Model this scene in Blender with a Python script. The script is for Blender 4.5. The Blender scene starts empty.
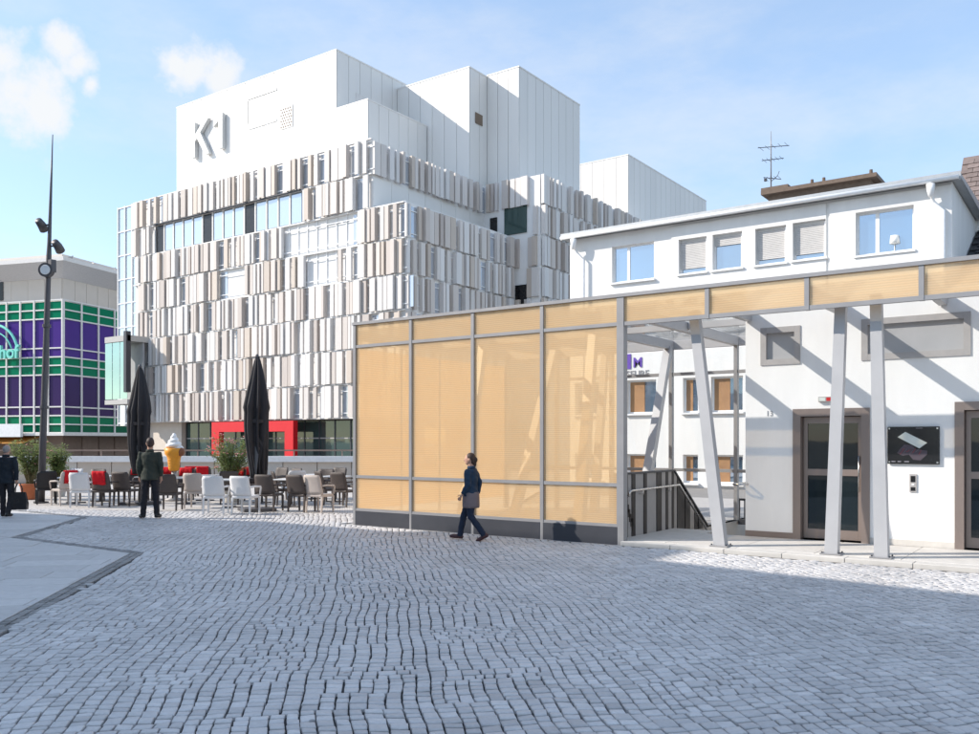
import bpy, bmesh, math, random
import numpy as np
from mathutils import Vector, Matrix

random.seed(7)
rng = np.random.default_rng(7)
R = math.radians
scene = bpy.context.scene
COL = scene.collection

# ------------------------------------------------------------------ camera
YAW = R(35.4)
CAM_H = 1.75
cam_d = bpy.data.cameras.new('camera')
cam_d.sensor_width = 36.0
cam_d.lens = 870.0 / 979.0 * 36.0
cam_d.shift_y = 74.0 / 979.0
cam_d.clip_start = 0.1
cam_d.clip_end = 2000.0
cam = bpy.data.objects.new('camera', cam_d)
cam.location = (0, 0, CAM_H)
cam.rotation_euler = (R(90), 0, YAW)
COL.objects.link(cam)
scene.camera = cam
FX, FY = -math.sin(YAW), math.cos(YAW)
RX, RY = math.cos(YAW), math.sin(YAW)

# ------------------------------------------------------------------ sky, sun, exposure
SUN = Vector((-1.4, -1.0, 1.12)).normalized()
world = bpy.data.worlds.new('World')
scene.world = world
world.use_nodes = True
wn, wl = world.node_tree.nodes, world.node_tree.links
wn.clear()
wout = wn.new('ShaderNodeOutputWorld')
wbg = wn.new('ShaderNodeBackground')
wbg.inputs['Strength'].default_value = 0.114
sky = wn.new('ShaderNodeTexSky')
sky.sky_type = 'NISHITA'
sky.sun_disc = False
sky.sun_elevation = math.asin(SUN.z)
sky.sun_rotation = math.atan2(SUN.x, SUN.y)
sky.altitude = 200
sky.air_density = 1.0
sky.dust_density = 0.35
sky.ozone_density = 1.6
wtc = wn.new('ShaderNodeTexCoord')


def wmath(op, a, b=None, c=None, clamp=False):
    n = wn.new('ShaderNodeMath'); n.operation = op; n.use_clamp = clamp
    for i, x in enumerate((a, b, c)):
        if x is None: continue
        if isinstance(x, (int, float)): n.inputs[i].default_value = x
        else: wl.new(x, n.inputs[i])
    return n.outputs[0]


def wnoise(scale, detail, rough, mscale=(1, 1, 1), rot=(0, 0, 0)):
    mp = wn.new('ShaderNodeMapping')
    mp.inputs['Scale'].default_value = mscale
    mp.inputs['Rotation'].default_value = rot
    wl.new(wtc.outputs['Generated'], mp.inputs['Vector'])
    n = wn.new('ShaderNodeTexNoise')
    n.inputs['Scale'].default_value = scale
    n.inputs['Detail'].default_value = detail
    n.inputs['Roughness'].default_value = rough
    wl.new(mp.outputs[0], n.inputs['Vector'])
    return n.outputs['Fac']


def wsmooth(x, lo, hi):
    n = wn.new('ShaderNodeMapRange'); n.interpolation_type = 'SMOOTHSTEP'
    wl.new(x, n.inputs['Value'])
    n.inputs['From Min'].default_value = lo; n.inputs['From Max'].default_value = hi
    return n.outputs['Result']


def px_dir(u, v):
    a = (u - 489.5) / 870.0
    return Vector((FX + a * RX, FY + a * RY, (441 - v) / 870.0)).normalized()


# thin high cirrus all over the sky, fair-weather puffs in a few places
cirrus = wsmooth(wnoise(2.6, 9, 0.62, (1.0, 1.0, 2.6), (0.3, 0.5, 0.4)), 0.40, 0.74)
cirrus = wmath('MULTIPLY', cirrus, 0.42)
edge = wnoise(15.0, 9, 0.62)
fine = wnoise(24.0, 6, 0.6)
puffs = None
PUFFS = [((18, 92), .044), ((2, 58), .030), ((42, 112), .024), ((66, 46), .020), ((80, 64), .018), ((92, 84), .013), ((192, 76), .032), ((178, 66), .020), ((214, 86), .026),
         ((1300, 60), .07), ((1340, 80), .05), ((-420, 70), .07), ((-330, 40), .05), ((2400, 20), .1), ((-1500, 60), .12)]
for (c, rad) in PUFFS:
    d = px_dir(*c)
    vm = wn.new('ShaderNodeVectorMath'); vm.operation = 'DISTANCE'
    nrm = wn.new('ShaderNodeVectorMath'); nrm.operation = 'NORMALIZE'
    wl.new(wtc.outputs['Generated'], nrm.inputs[0])
    wl.new(nrm.outputs[0], vm.inputs[0]); vm.inputs[1].default_value = d
    q = wmath('DIVIDE', vm.outputs['Value'], rad * .86)
    q = wmath('ADD', q, wmath('MULTIPLY', wmath('SUBTRACT', edge, 0.5), 3.2))
    q = wmath('ADD', q, wmath('MULTIPLY', wmath('SUBTRACT', fine, 0.5), 1.8))
    m = wsmooth(q, 1.7, 0.45)
    puffs = m if puffs is None else wmath('MAXIMUM', puffs, m)
puffs = wmath('MULTIPLY', puffs, 0.96)
cl = wmath('MAXIMUM', cirrus, puffs)
mix = wn.new('ShaderNodeMix'); mix.data_type = 'RGBA'
wl.new(cl, mix.inputs['Factor'])
veil = wn.new('ShaderNodeMix'); veil.data_type = 'RGBA'        # even high haze over the whole sky
veil.inputs['Factor'].default_value = 0.5
veil.inputs[7].default_value = (1.35, 1.78, 2.35, 1)
wl.new(sky.outputs['Color'], veil.inputs[6])
wl.new(veil.outputs[2], mix.inputs[6])
mix.inputs[7].default_value = (2.75, 2.8, 2.85, 1)
wl.new(mix.outputs[2], wbg.inputs['Color'])
wl.new(wbg.outputs[0], wout.inputs['Surface'])

sun_d = bpy.data.lights.new('sun', 'SUN')
sun_d.energy = 2.0
sun_d.angle = R(0.5)
sun_d.color = (1.0, 0.93, 0.84)
sun_o = bpy.data.objects.new('sun', sun_d)
sun_o.rotation_euler = (-SUN).to_track_quat('-Z', 'Y').to_euler()
sun_o.location = SUN * 120
COL.objects.link(sun_o)

scene.view_settings.view_transform = 'Standard'
scene.view_settings.look = 'None'
scene.view_settings.gamma = 1.0
scene.view_settings.exposure = 1.58
scene.view_settings.use_curve_mapping = False
scene.render.engine = 'CYCLES'
scene.cycles.max_bounces = 10
scene.cycles.transparent_max_bounces = 24

# ------------------------------------------------------------------ pixel of the survey photo -> place on a known plane


def ray(u, v):
    a = (u - 489.5) / 870.0
    return FX + a * RX, FY + a * RY, (441 - v) / 870.0


def G(u, v, z=0.0):
    x, y, k = ray(u, v)
    t = (z - CAM_H) / k
    return Vector((x * t, y * t, z))


def XatY(u, Y):
    x, y, k = ray(u, 441)
    return x * Y / y


def ZatY(u, v, Y):
    x, y, k = ray(u, v)
    return CAM_H + k * Y / y


# ------------------------------------------------------------------ materials
MATS = {}


def mat(name, color, rough=0.7, metal=0.0, var=0.08, scale=6.0, bump=0.0, bscale=40.0, objvar=0.0, spec=0.4, coat=0.0, stretch=(1, 1, 1), var2=0.0):
    if name in MATS: return MATS[name]
    m = bpy.data.materials.new(name); m.use_nodes = True
    nt = m.node_tree; n = nt.nodes; l = nt.links
    b = n['Principled BSDF']
    b.inputs['Roughness'].default_value = rough
    b.inputs['Metallic'].default_value = metal
    b.inputs['Specular IOR Level'].default_value = spec
    if coat: b.inputs['Coat Weight'].default_value = coat
    tc = n.new('ShaderNodeTexCoord')
    mp = n.new('ShaderNodeMapping'); mp.inputs['Scale'].default_value = stretch
    l.new(tc.outputs['Object'], mp.inputs['Vector'])
    nz = n.new('ShaderNodeTexNoise')
    nz.inputs['Scale'].default_value = scale; nz.inputs['Detail'].default_value = 6; nz.inputs['Roughness'].default_value = 0.6
    l.new(mp.outputs[0], nz.inputs['Vector'])
    hsv = n.new('ShaderNodeHueSaturation')
    hsv.inputs['Color'].default_value = (*color, 1)
    mr = n.new('ShaderNodeMapRange')
    mr.inputs['From Min'].default_value = 0.25; mr.inputs['From Max'].default_value = 0.75
    mr.inputs['To Min'].default_value = 1 - var; mr.inputs['To Max'].default_value = 1 + var
    l.new(nz.outputs['Fac'], mr.inputs['Value'])
    val = mr.outputs['Result']
    if objvar:
        oi = n.new('ShaderNodeObjectInfo')
        mo = n.new('ShaderNodeMapRange')
        mo.inputs['To Min'].default_value = 1 - objvar; mo.inputs['To Max'].default_value = 1 + objvar
        l.new(oi.outputs['Random'], mo.inputs['Value'])
        mu = n.new('ShaderNodeMath'); mu.operation = 'MULTIPLY'
        l.new(val, mu.inputs[0]); l.new(mo.outputs['Result'], mu.inputs[1]); val = mu.outputs[0]
    l.new(val, hsv.inputs['Value'])
    l.new(hsv.outputs['Color'], b.inputs['Base Color'])
    r2 = n.new('ShaderNodeMapRange')
    r2.inputs['To Min'].default_value = max(0.02, rough - 0.08); r2.inputs['To Max'].default_value = min(1, rough + 0.08)
    l.new(nz.outputs['Fac'], r2.inputs['Value']); l.new(r2.outputs['Result'], b.inputs['Roughness'])
    if bump:
        nb = n.new('ShaderNodeTexNoise'); nb.inputs['Scale'].default_value = bscale; nb.inputs['Detail'].default_value = 5
        l.new(mp.outputs[0], nb.inputs['Vector'])
        bp = n.new('ShaderNodeBump'); bp.inputs['Strength'].default_value = bump; bp.inputs['Distance'].default_value = 0.01
        l.new(nb.outputs['Fac'], bp.inputs['Height']); l.new(bp.outputs['Normal'], b.inputs['Normal'])
    MATS[name] = m
    return m


def attr_mat(name, c_dark, c_light, rough=0.75, bump=0.5):
    """stone: each piece takes its tone from the 'tone' attribute"""
    m = mat(name, (0.3, 0.3, 0.3), rough, 0, 0.10, 30.0, bump, 90.0)
    nt = m.node_tree; n = nt.nodes; l = nt.links
    at = n.new('ShaderNodeAttribute'); at.attribute_name = 'tone'
    mx = n.new('ShaderNodeMix'); mx.data_type = 'RGBA'
    mx.inputs[6].default_value = (*c_dark, 1); mx.inputs[7].default_value = (*c_light, 1)
    l.new(at.outputs['Fac'], mx.inputs['Factor'])
    hsv = [x for x in n if x.type == 'HUE_SAT'][0]
    tc = [x for x in n if x.type == 'TEX_COORD'][0]
    big = n.new('ShaderNodeTexNoise'); big.inputs['Scale'].default_value = 0.55; big.inputs['Detail'].default_value = 6; big.inputs['Roughness'].default_value = 0.65
    l.new(tc.outputs['Object'], big.inputs['Vector'])
    rmp = n.new('ShaderNodeMapRange'); rmp.inputs['From Min'].default_value = .3; rmp.inputs['From Max'].default_value = .7; rmp.inputs['To Min'].default_value = .80; rmp.inputs['To Max'].default_value = 1.06
    l.new(big.outputs['Fac'], rmp.inputs['Value'])
    spot = n.new('ShaderNodeTexVoronoi'); spot.inputs['Scale'].default_value = 2.3
    l.new(tc.outputs['Object'], spot.inputs['Vector'])
    sm_ = n.new('ShaderNodeMapRange'); sm_.inputs['From Min'].default_value = .045; sm_.inputs['From Max'].default_value = .06; sm_.inputs['To Min'].default_value = .55; sm_.inputs['To Max'].default_value = 1.0
    l.new(spot.outputs['Distance'], sm_.inputs['Value'])
    m2 = n.new('ShaderNodeMath'); m2.operation = 'MULTIPLY'; l.new(rmp.outputs['Result'], m2.inputs[0]); l.new(sm_.outputs['Result'], m2.inputs[1])
    m3 = n.new('ShaderNodeVectorMath'); m3.operation = 'SCALE'; l.new(mx.outputs[2], m3.inputs[0]); l.new(m2.outputs[0], m3.inputs['Scale'])
    l.new(m3.outputs[0], hsv.inputs['Color'])
    return m


def facing_fresnel(n, l):
    """thin-pane reflectance, the same from both sides"""
    lw = n.new('ShaderNodeLayerWeight'); lw.inputs['Blend'].default_value = 0.5
    pw_ = n.new('ShaderNodeMath'); pw_.operation = 'POWER'; pw_.inputs[1].default_value = 4.0
    l.new(lw.outputs['Facing'], pw_.inputs[0])
    ma = n.new('ShaderNodeMath'); ma.operation = 'MULTIPLY_ADD'; ma.inputs[1].default_value = 0.85; ma.inputs[2].default_value = 0.045
    l.new(pw_.outputs[0], ma.inputs[0])
    return ma


def glass_mat(name, tint, transp=0.5, rough=0.03, dark=(0.03, 0.04, 0.05)):
    """pane: clear tinted transmission plus fresnel reflection over a dark inside"""
    m = bpy.data.materials.new(name); m.use_nodes = True
    nt = m.node_tree; n = nt.nodes; l = nt.links
    n.clear()
    out = n.new('ShaderNodeOutputMaterial')
    tr = n.new('ShaderNodeBsdfTransparent'); tr.inputs['Color'].default_value = (*tint, 1)
    df = n.new('ShaderNodeBsdfDiffuse'); df.inputs['Color'].default_value = (*dark, 1)
    gl = n.new('ShaderNodeBsdfGlossy'); gl.inputs['Roughness'].default_value = rough
    fr = facing_fresnel(n, l)
    tc = n.new('ShaderNodeTexCoord')
    nz = n.new('ShaderNodeTexNoise'); nz.inputs['Scale'].default_value = 1.3; nz.inputs['Detail'].default_value = 2
    bp = n.new('ShaderNodeBump'); bp.inputs['Strength'].default_value = 0.05; bp.inputs['Distance'].default_value = 0.02
    l.new(tc.outputs['Object'], nz.inputs['Vector']); l.new(nz.outputs['Fac'], bp.inputs['Height']); l.new(bp.outputs[0], gl.inputs['Normal'])
    m1 = n.new('ShaderNodeMixShader'); m1.inputs[0].default_value = transp
    l.new(df.outputs[0], m1.inputs[1]); l.new(tr.outputs[0], m1.inputs[2])
    m2 = n.new('ShaderNodeMixShader')
    l.new(fr.outputs[0], m2.inputs[0]); l.new(m1.outputs[0], m2.inputs[1]); l.new(gl.outputs[0], m2.inputs[2])
    l.new(m2.outputs[0], out.inputs['Surface'])
    MATS[name] = m
    return m


def mirror_glass(name, tint, base, k=0.55):
    """window glass seen from outside by day: sky reflection with a dim room behind"""
    m = bpy.data.materials.new(name); m.use_nodes = True
    nt = m.node_tree; n = nt.nodes; l = nt.links
    n.clear()
    out = n.new('ShaderNodeOutputMaterial')
    df = n.new('ShaderNodeBsdfDiffuse'); df.inputs['Color'].default_value = (*base, 1)
    gl = n.new('ShaderNodeBsdfGlossy'); gl.inputs['Roughness'].default_value = 0.03; gl.inputs['Color'].default_value = (*tint, 1)
    tc = n.new('ShaderNodeTexCoord'); nz = n.new('ShaderNodeTexNoise'); nz.inputs['Scale'].default_value = 0.9
    bp = n.new('ShaderNodeBump'); bp.inputs['Strength'].default_value = 0.08; bp.inputs['Distance'].default_value = 0.03
    l.new(tc.outputs['Object'], nz.inputs['Vector']); l.new(nz.outputs['Fac'], bp.inputs['Height']); l.new(bp.outputs[0], gl.inputs['Normal'])
    mx = n.new('ShaderNodeMixShader'); mx.inputs[0].default_value = k
    l.new(df.outputs[0], mx.inputs[1]); l.new(gl.outputs[0], mx.inputs[2]); l.new(mx.outputs[0], out.inputs['Surface'])
    MATS[name] = m
    return m


def mesh_panel_mat(name):
    """orange woven metal fabric laminated in glass: part of it open, part orange thread"""
    m = bpy.data.materials.new(name); m.use_nodes = True
    nt = m.node_tree; n = nt.nodes; l = nt.links
    n.clear()
    out = n.new('ShaderNodeOutputMaterial')
    tc = n.new('ShaderNodeTexCoord')
    wv = n.new('ShaderNodeTexWave'); wv.wave_type = 'BANDS'; wv.bands_direction = 'Z'
    wv.inputs['Scale'].default_value = 9.0; wv.inputs['Distortion'].default_value = 1.2; wv.inputs['Detail'].default_value = 2; wv.inputs['Detail Scale'].default_value = 3
    l.new(tc.outputs['Object'], wv.inputs['Vector'])
    nz = n.new('ShaderNodeTexNoise'); nz.inputs['Scale'].default_value = 2.2; nz.inputs['Detail'].default_value = 5
    mp = n.new('ShaderNodeMapping'); mp.inputs['Scale'].default_value = (1, 1, 14)
    l.new(tc.outputs['Object'], mp.inputs['Vector']); l.new(mp.outputs[0], nz.inputs['Vector'])
    ad = n.new('ShaderNodeMath'); ad.operation = 'ADD'
    l.new(wv.outputs['Fac'], ad.inputs[0]); l.new(nz.outputs['Fac'], ad.inputs[1])
    mr = n.new('ShaderNodeMapRange'); mr.inputs['From Max'].default_value = 2.0
    mr.inputs['To Min'].default_value = 0.42; mr.inputs['To Max'].default_value = 0.60
    l.new(ad.outputs[0], mr.inputs['Value'])
    cr = n.new('ShaderNodeValToRGB')
    cr.color_ramp.elements[0].color = (0.91, 0.64, 0.37, 1); cr.color_ramp.elements[1].color = (0.96, 0.76, 0.52, 1)
    l.new(nz.outputs['Fac'], cr.inputs['Fac'])
    df = n.new('ShaderNodeBsdfDiffuse'); l.new(cr.outputs['Color'], df.inputs['Color'])
    ts = n.new('ShaderNodeBsdfTranslucent'); l.new(cr.outputs['Color'], ts.inputs['Color'])
    m0 = n.new('ShaderNodeMixShader'); m0.inputs[0].default_value = 0.3
    l.new(df.outputs[0], m0.inputs[1]); l.new(ts.outputs[0], m0.inputs[2])
    tr = n.new('ShaderNodeBsdfTransparent'); tr.inputs['Color'].default_value = (1, .90, .72, 1)
    m1 = n.new('ShaderNodeMixShader')
    l.new(mr.outputs['Result'], m1.inputs[0]); l.new(m0.outputs[0], m1.inputs[1]); l.new(tr.outputs[0], m1.inputs[2])
    gl = n.new('ShaderNodeBsdfGlossy'); gl.inputs['Roughness'].default_value = 0.05
    fr = facing_fresnel(n, l)
    m2 = n.new('ShaderNodeMixShader')
    l.new(fr.outputs[0], m2.inputs[0]); l.new(m1.outputs[0], m2.inputs[1]); l.new(gl.outputs[0], m2.inputs[2])
    l.new(m2.outputs[0], out.inputs['Surface'])
    MATS[name] = m
    return m


M_stone = attr_mat('granite_setts', (0.45, 0.435, 0.43), (0.66, 0.64, 0.63), 0.5, 0.35)
M_edging = attr_mat('edging_setts', (0.20, 0.195, 0.19), (0.32, 0.31, 0.30), 0.6, 0.4)
M_bed = mat('joint_sand', (0.06, 0.058, 0.06), 0.95, 0, 0.25, 20)
M_asphalt = mat('street_asphalt', (0.22, 0.21, 0.20), 0.9, 0, 0.12, 3, 0.3)
M_slab = mat('granite_slab', (0.55, 0.535, 0.52), 0.65, 0, 0.10, 9, 0.2, 120, objvar=0.09)
M_light_paving = mat('light_paving', (0.52, 0.48, 0.44), 0.8, 0, 0.12, 5, 0.2)
M_platform = mat('platform_stone', (0.58, 0.55, 0.51), 0.7, 0, 0.09, 6, 0.15, 80, objvar=0.05)
M_render = mat('white_render', (0.83, 0.82, 0.805), 0.85, 0, 0.06, 1.6, 0.25, 140, stretch=(1, 1, .25))
M_render2 = mat('white_render_old', (0.77, 0.76, 0.74), 0.85, 0, 0.08, 1.1, 0.25, 90, stretch=(1, 1, .2))
M_clad = mat('white_cladding', (0.755, 0.735, 0.705), 0.5, 0, 0.035, 0.35, 0, objvar=0.03, stretch=(1, 1, .15))
M_joint = mat('cladding_joint', (0.44, 0.43, 0.41), 0.8)
M_backing = mat('facade_backing', (0.78, 0.765, 0.75), 0.55, 0, 0.05, 0.5)
FIN_COLS = [(0.58, 0.52, 0.475), (0.65, 0.605, 0.57), (0.49, 0.43, 0.39), (0.68, 0.655, 0.635), (0.53, 0.455, 0.39)]
M_fins = [mat('fin_coat_%s' % n, c, 0.5, 0, 0.05, 1.5, objvar=0.07, stretch=(1, 1, .2)) for n, c in zip(('sand', 'cream', 'taupe', 'white', 'tan'), FIN_COLS)]
M_rail_white = mat('white_rail', (0.82, 0.82, 0.82), 0.4)
M_steel = mat('grey_steel', (0.30, 0.295, 0.30), 0.45, 0.25, 0.05, 3)
M_post = mat('post_coat', (0.44, 0.435, 0.44), 0.45, 0.15, 0.05, 3)
M_darksteel = mat('dark_steel', (0.055, 0.058, 0.068), 0.45, 0.3, 0.1, 4)
M_plinth = mat('plinth_coat', (0.050, 0.053, 0.064), 0.5, 0.1, 0.1, 2)
M_inox = mat('stainless', (0.62, 0.60, 0.58), 0.28, 1.0, 0.04, 10)
M_doorframe = mat('door_bronze', (0.27, 0.215, 0.19), 0.42, 0.5, 0.06, 4, stretch=(1, 1, .1))
M_orange = mesh_panel_mat('orange_mesh')
M_clear = glass_mat('clear_glass', (0.98, 0.985, 0.98), 0.97, 0.02)
M_roofglass = glass_mat('roof_glass', (0.975, 0.985, 0.985), 0.975, 0.05)
M_doorglass = glass_mat('door_glass', (0.5, 0.6, 0.6), 0.35, 0.02, (0.02, 0.03, 0.035))
M_win = mirror_glass('window_glass', (0.85, 0.92, 1.0), (0.05, 0.10, 0.16), 0.5)
M_win_pale = mirror_glass('pale_glass', (0.9, 0.95, 1.0), (0.34, 0.40, 0.46), 0.4)
M_shopglass = mirror_glass('shop_glass', (0.7, 0.85, 0.82), (0.045, 0.075, 0.072), 0.07)
M_frost = mat('frosted_pane', (0.42, 0.42, 0.43), 0.3, 0, 0.06, 2)
M_orange_reflection = mat('orange_reflection', (0.36, 0.20, 0.10), 0.8, 0, 0.2, 2)  # flat orange standing in for the mesh panels mirrored in house windows
M_black = mat('black_panel', (0.012, 0.012, 0.014), 0.25, 0, 0.2, 6)
M_frame_white = mat('white_frame', (0.80, 0.80, 0.80), 0.4)
M_frame_grey = mat('grey_frame', (0.40, 0.38, 0.37), 0.5)
M_shutter = mat('roller_shutter', (0.55, 0.53, 0.51), 0.6)
M_zinc = mat('zinc', (0.42, 0.43, 0.44), 0.5, 0.3, 0.1, 4)
M_brown = mat('brown_eternit', (0.15, 0.11, 0.085), 0.85, 0, 0.2, 5)
M_rooftile = mat('roof_tile_brown', (0.20, 0.155, 0.14), 0.8, 0, 0.15, 6, objvar=0.15)
M_blacktile = mat('roof_tile_black', (0.02, 0.02, 0.022), 0.6, 0, 0.2, 6, objvar=0.2)
M_red = mat('red_portal', (0.62, 0.012, 0.02), 0.4, 0, 0.04, 2)
M_letter = mat('letter_metal', (0.60, 0.60, 0.585), 0.5, 0.2)
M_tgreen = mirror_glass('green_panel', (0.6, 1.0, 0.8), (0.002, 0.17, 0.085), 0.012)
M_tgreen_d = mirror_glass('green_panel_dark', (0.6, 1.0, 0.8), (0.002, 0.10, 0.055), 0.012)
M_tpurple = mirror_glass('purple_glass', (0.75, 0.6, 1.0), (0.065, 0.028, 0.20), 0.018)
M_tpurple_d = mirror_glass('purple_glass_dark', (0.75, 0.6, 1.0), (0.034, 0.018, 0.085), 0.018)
M_teal = mat('teal_letter', (0.22, 0.72, 0.60), 0.4)
M_trim = mat('store_trim', (0.72, 0.69, 0.66), 0.5)
M_storewall = mat('store_wall', (0.66, 0.60, 0.54), 0.7, 0, 0.04, 1)
M_soffit = mat('soffit', (0.68, 0.66, 0.66), 0.7)
M_stonewall = mat('brown_stone', (0.30, 0.22, 0.18), 0.8, 0, 0.1, 3, objvar=0.1)
M_awning = mat('orange_awning', (0.55, 0.25, 0.05), 0.7)
M_fabric_black = mat('parasol_fabric', (0.028, 0.026, 0.029), 0.75, 0, 0.15, 5, 0.3, 30)
M_fabric_grey = mat('parasol_lining', (0.16, 0.155, 0.16), 0.8, 0, 0.15, 5)
M_wicker = [mat('wicker_white', (0.70, 0.70, 0.71), 0.6, 0, 0.06, 60, 0.6, 130), mat('wicker_taupe', (0.50, 0.44, 0.40), 0.6, 0, 0.08, 60, 0.6, 130),
            mat('wicker_brown', (0.075, 0.060, 0.055), 0.55, 0, 0.15, 60, 0.6, 130), mat('wicker_black', (0.018, 0.018, 0.02), 0.5, 0, 0.15, 60, 0.6, 130)]
M_tabletop = mat('table_top', (0.60, 0.61, 0.62), 0.35, 0, 0.04, 8)
M_tabletop_d = mat('table_top_dark', (0.10, 0.09, 0.09), 0.4, 0, 0.06, 8)
M_blanket = mat('red_fleece', (0.60, 0.010, 0.018), 0.95, 0, 0.12, 25, 0.5, 120)
M_terracotta = mat('terracotta', (0.45, 0.14, 0.06), 0.8, 0, 0.12, 10)
M_planter = mat('pale_planter', (0.55, 0.53, 0.49), 0.8, 0, 0.1, 10)
M_soil = mat('soil', (0.05, 0.035, 0.025), 0.95)
M_stem = mat('stem', (0.16, 0.13, 0.06), 0.85)
M_cone = mat('wafer_orange', (0.80, 0.33, 0.03), 0.45, 0, 0.08, 12)
M_cream = mat('soft_ice', (0.84, 0.83, 0.82), 0.35)
M_choc = mat('choc_ball', (0.24, 0.09, 0.04), 0.45, 0, 0.15, 10)
M_mast = mat('mast_grey', (0.10, 0.095, 0.10), 0.5, 0.4, 0.08, 3)
M_lampglass = mat('lamp_glass', (0.75, 0.76, 0.76), 0.2)
M_skin = mat('skin', (0.48, 0.27, 0.19), 0.6, 0, 0.06, 20)
M_hair_brown = mat('hair_brown', (0.055, 0.03, 0.02), 0.6, 0, 0.3, 60, 0.6, 60, stretch=(1, 1, .3))
M_hair_grey = mat('hair_grey', (0.30, 0.27, 0.25), 0.7, 0, 0.2, 60, 0.5, 60, stretch=(1, 1, .3))
M_hair_dark = mat('hair_dark', (0.045, 0.026, 0.022), 0.6, 0, 0.3, 60, 0.5, 60)
M_navy = mat('navy_jacket', (0.012, 0.032, 0.065), 0.8, 0, 0.2, 12, 0.5, 40)
M_coat = mat('dark_coat', (0.010, 0.016, 0.024), 0.85, 0, 0.2, 12, 0.5, 40)
M_olive = mat('olive_jacket', (0.034, 0.040, 0.031), 0.85, 0, 0.2, 12, 0.5, 40)
M_jeans = mat('dark_jeans', (0.012, 0.020, 0.042), 0.85, 0, 0.2, 14, 0.5, 60)
M_trouser = mat('dark_trousers', (0.018, 0.017, 0.022), 0.85, 0, 0.2, 14, 0.4, 60)
M_tunic = mat('taupe_tunic', (0.17, 0.135, 0.14), 0.85, 0, 0.1, 14, 0.4, 60)
M_shoe = mat('maroon_leather', (0.055, 0.020, 0.022), 0.45, 0, 0.15, 14)
M_shoe_b = mat('black_leather', (0.010, 0.009, 0.010), 0.4, 0, 0.15, 14)
M_violet = mat('violet_sign', (0.13, 0.06, 0.40), 0.5)
M_greytext = mat('grey_lettering', (0.30, 0.30, 0.32), 0.6)
M_signwhite = mat('sign_white', (0.62, 0.66, 0.62), 0.5)
M_signpink = mat('sign_map', (0.075, 0.06, 0.075), 0.5)
M_sign_line = mat('sign_line', (0.22, 0.21, 0.24), 0.5)
M_redlamp = mat('red_marker', (0.5, 0.02, 0.02), 0.4)
M_stripe_dark = mat('barcode_dark', (0.022, 0.018, 0.018), 0.5)
M_stripe_light = mat('barcode_light', (0.34, 0.32, 0.31), 0.6)
M_concrete = mat('concrete', (0.40, 0.38, 0.36), 0.85, 0, 0.1, 4)
M_beige = mat('beige_wall', (0.60, 0.53, 0.46), 0.85, 0, 0.06, 2)
M_shade_block = mat('shade_block_wall', (0.50, 0.48, 0.46), 0.85, 0, 0.05, 1)
M_orchid = mat('lamp_white', (0.85, 0.85, 0.82), 0.6)

# ------------------------------------------------------------------ mesh helpers
ROOTLOC = {}


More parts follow.
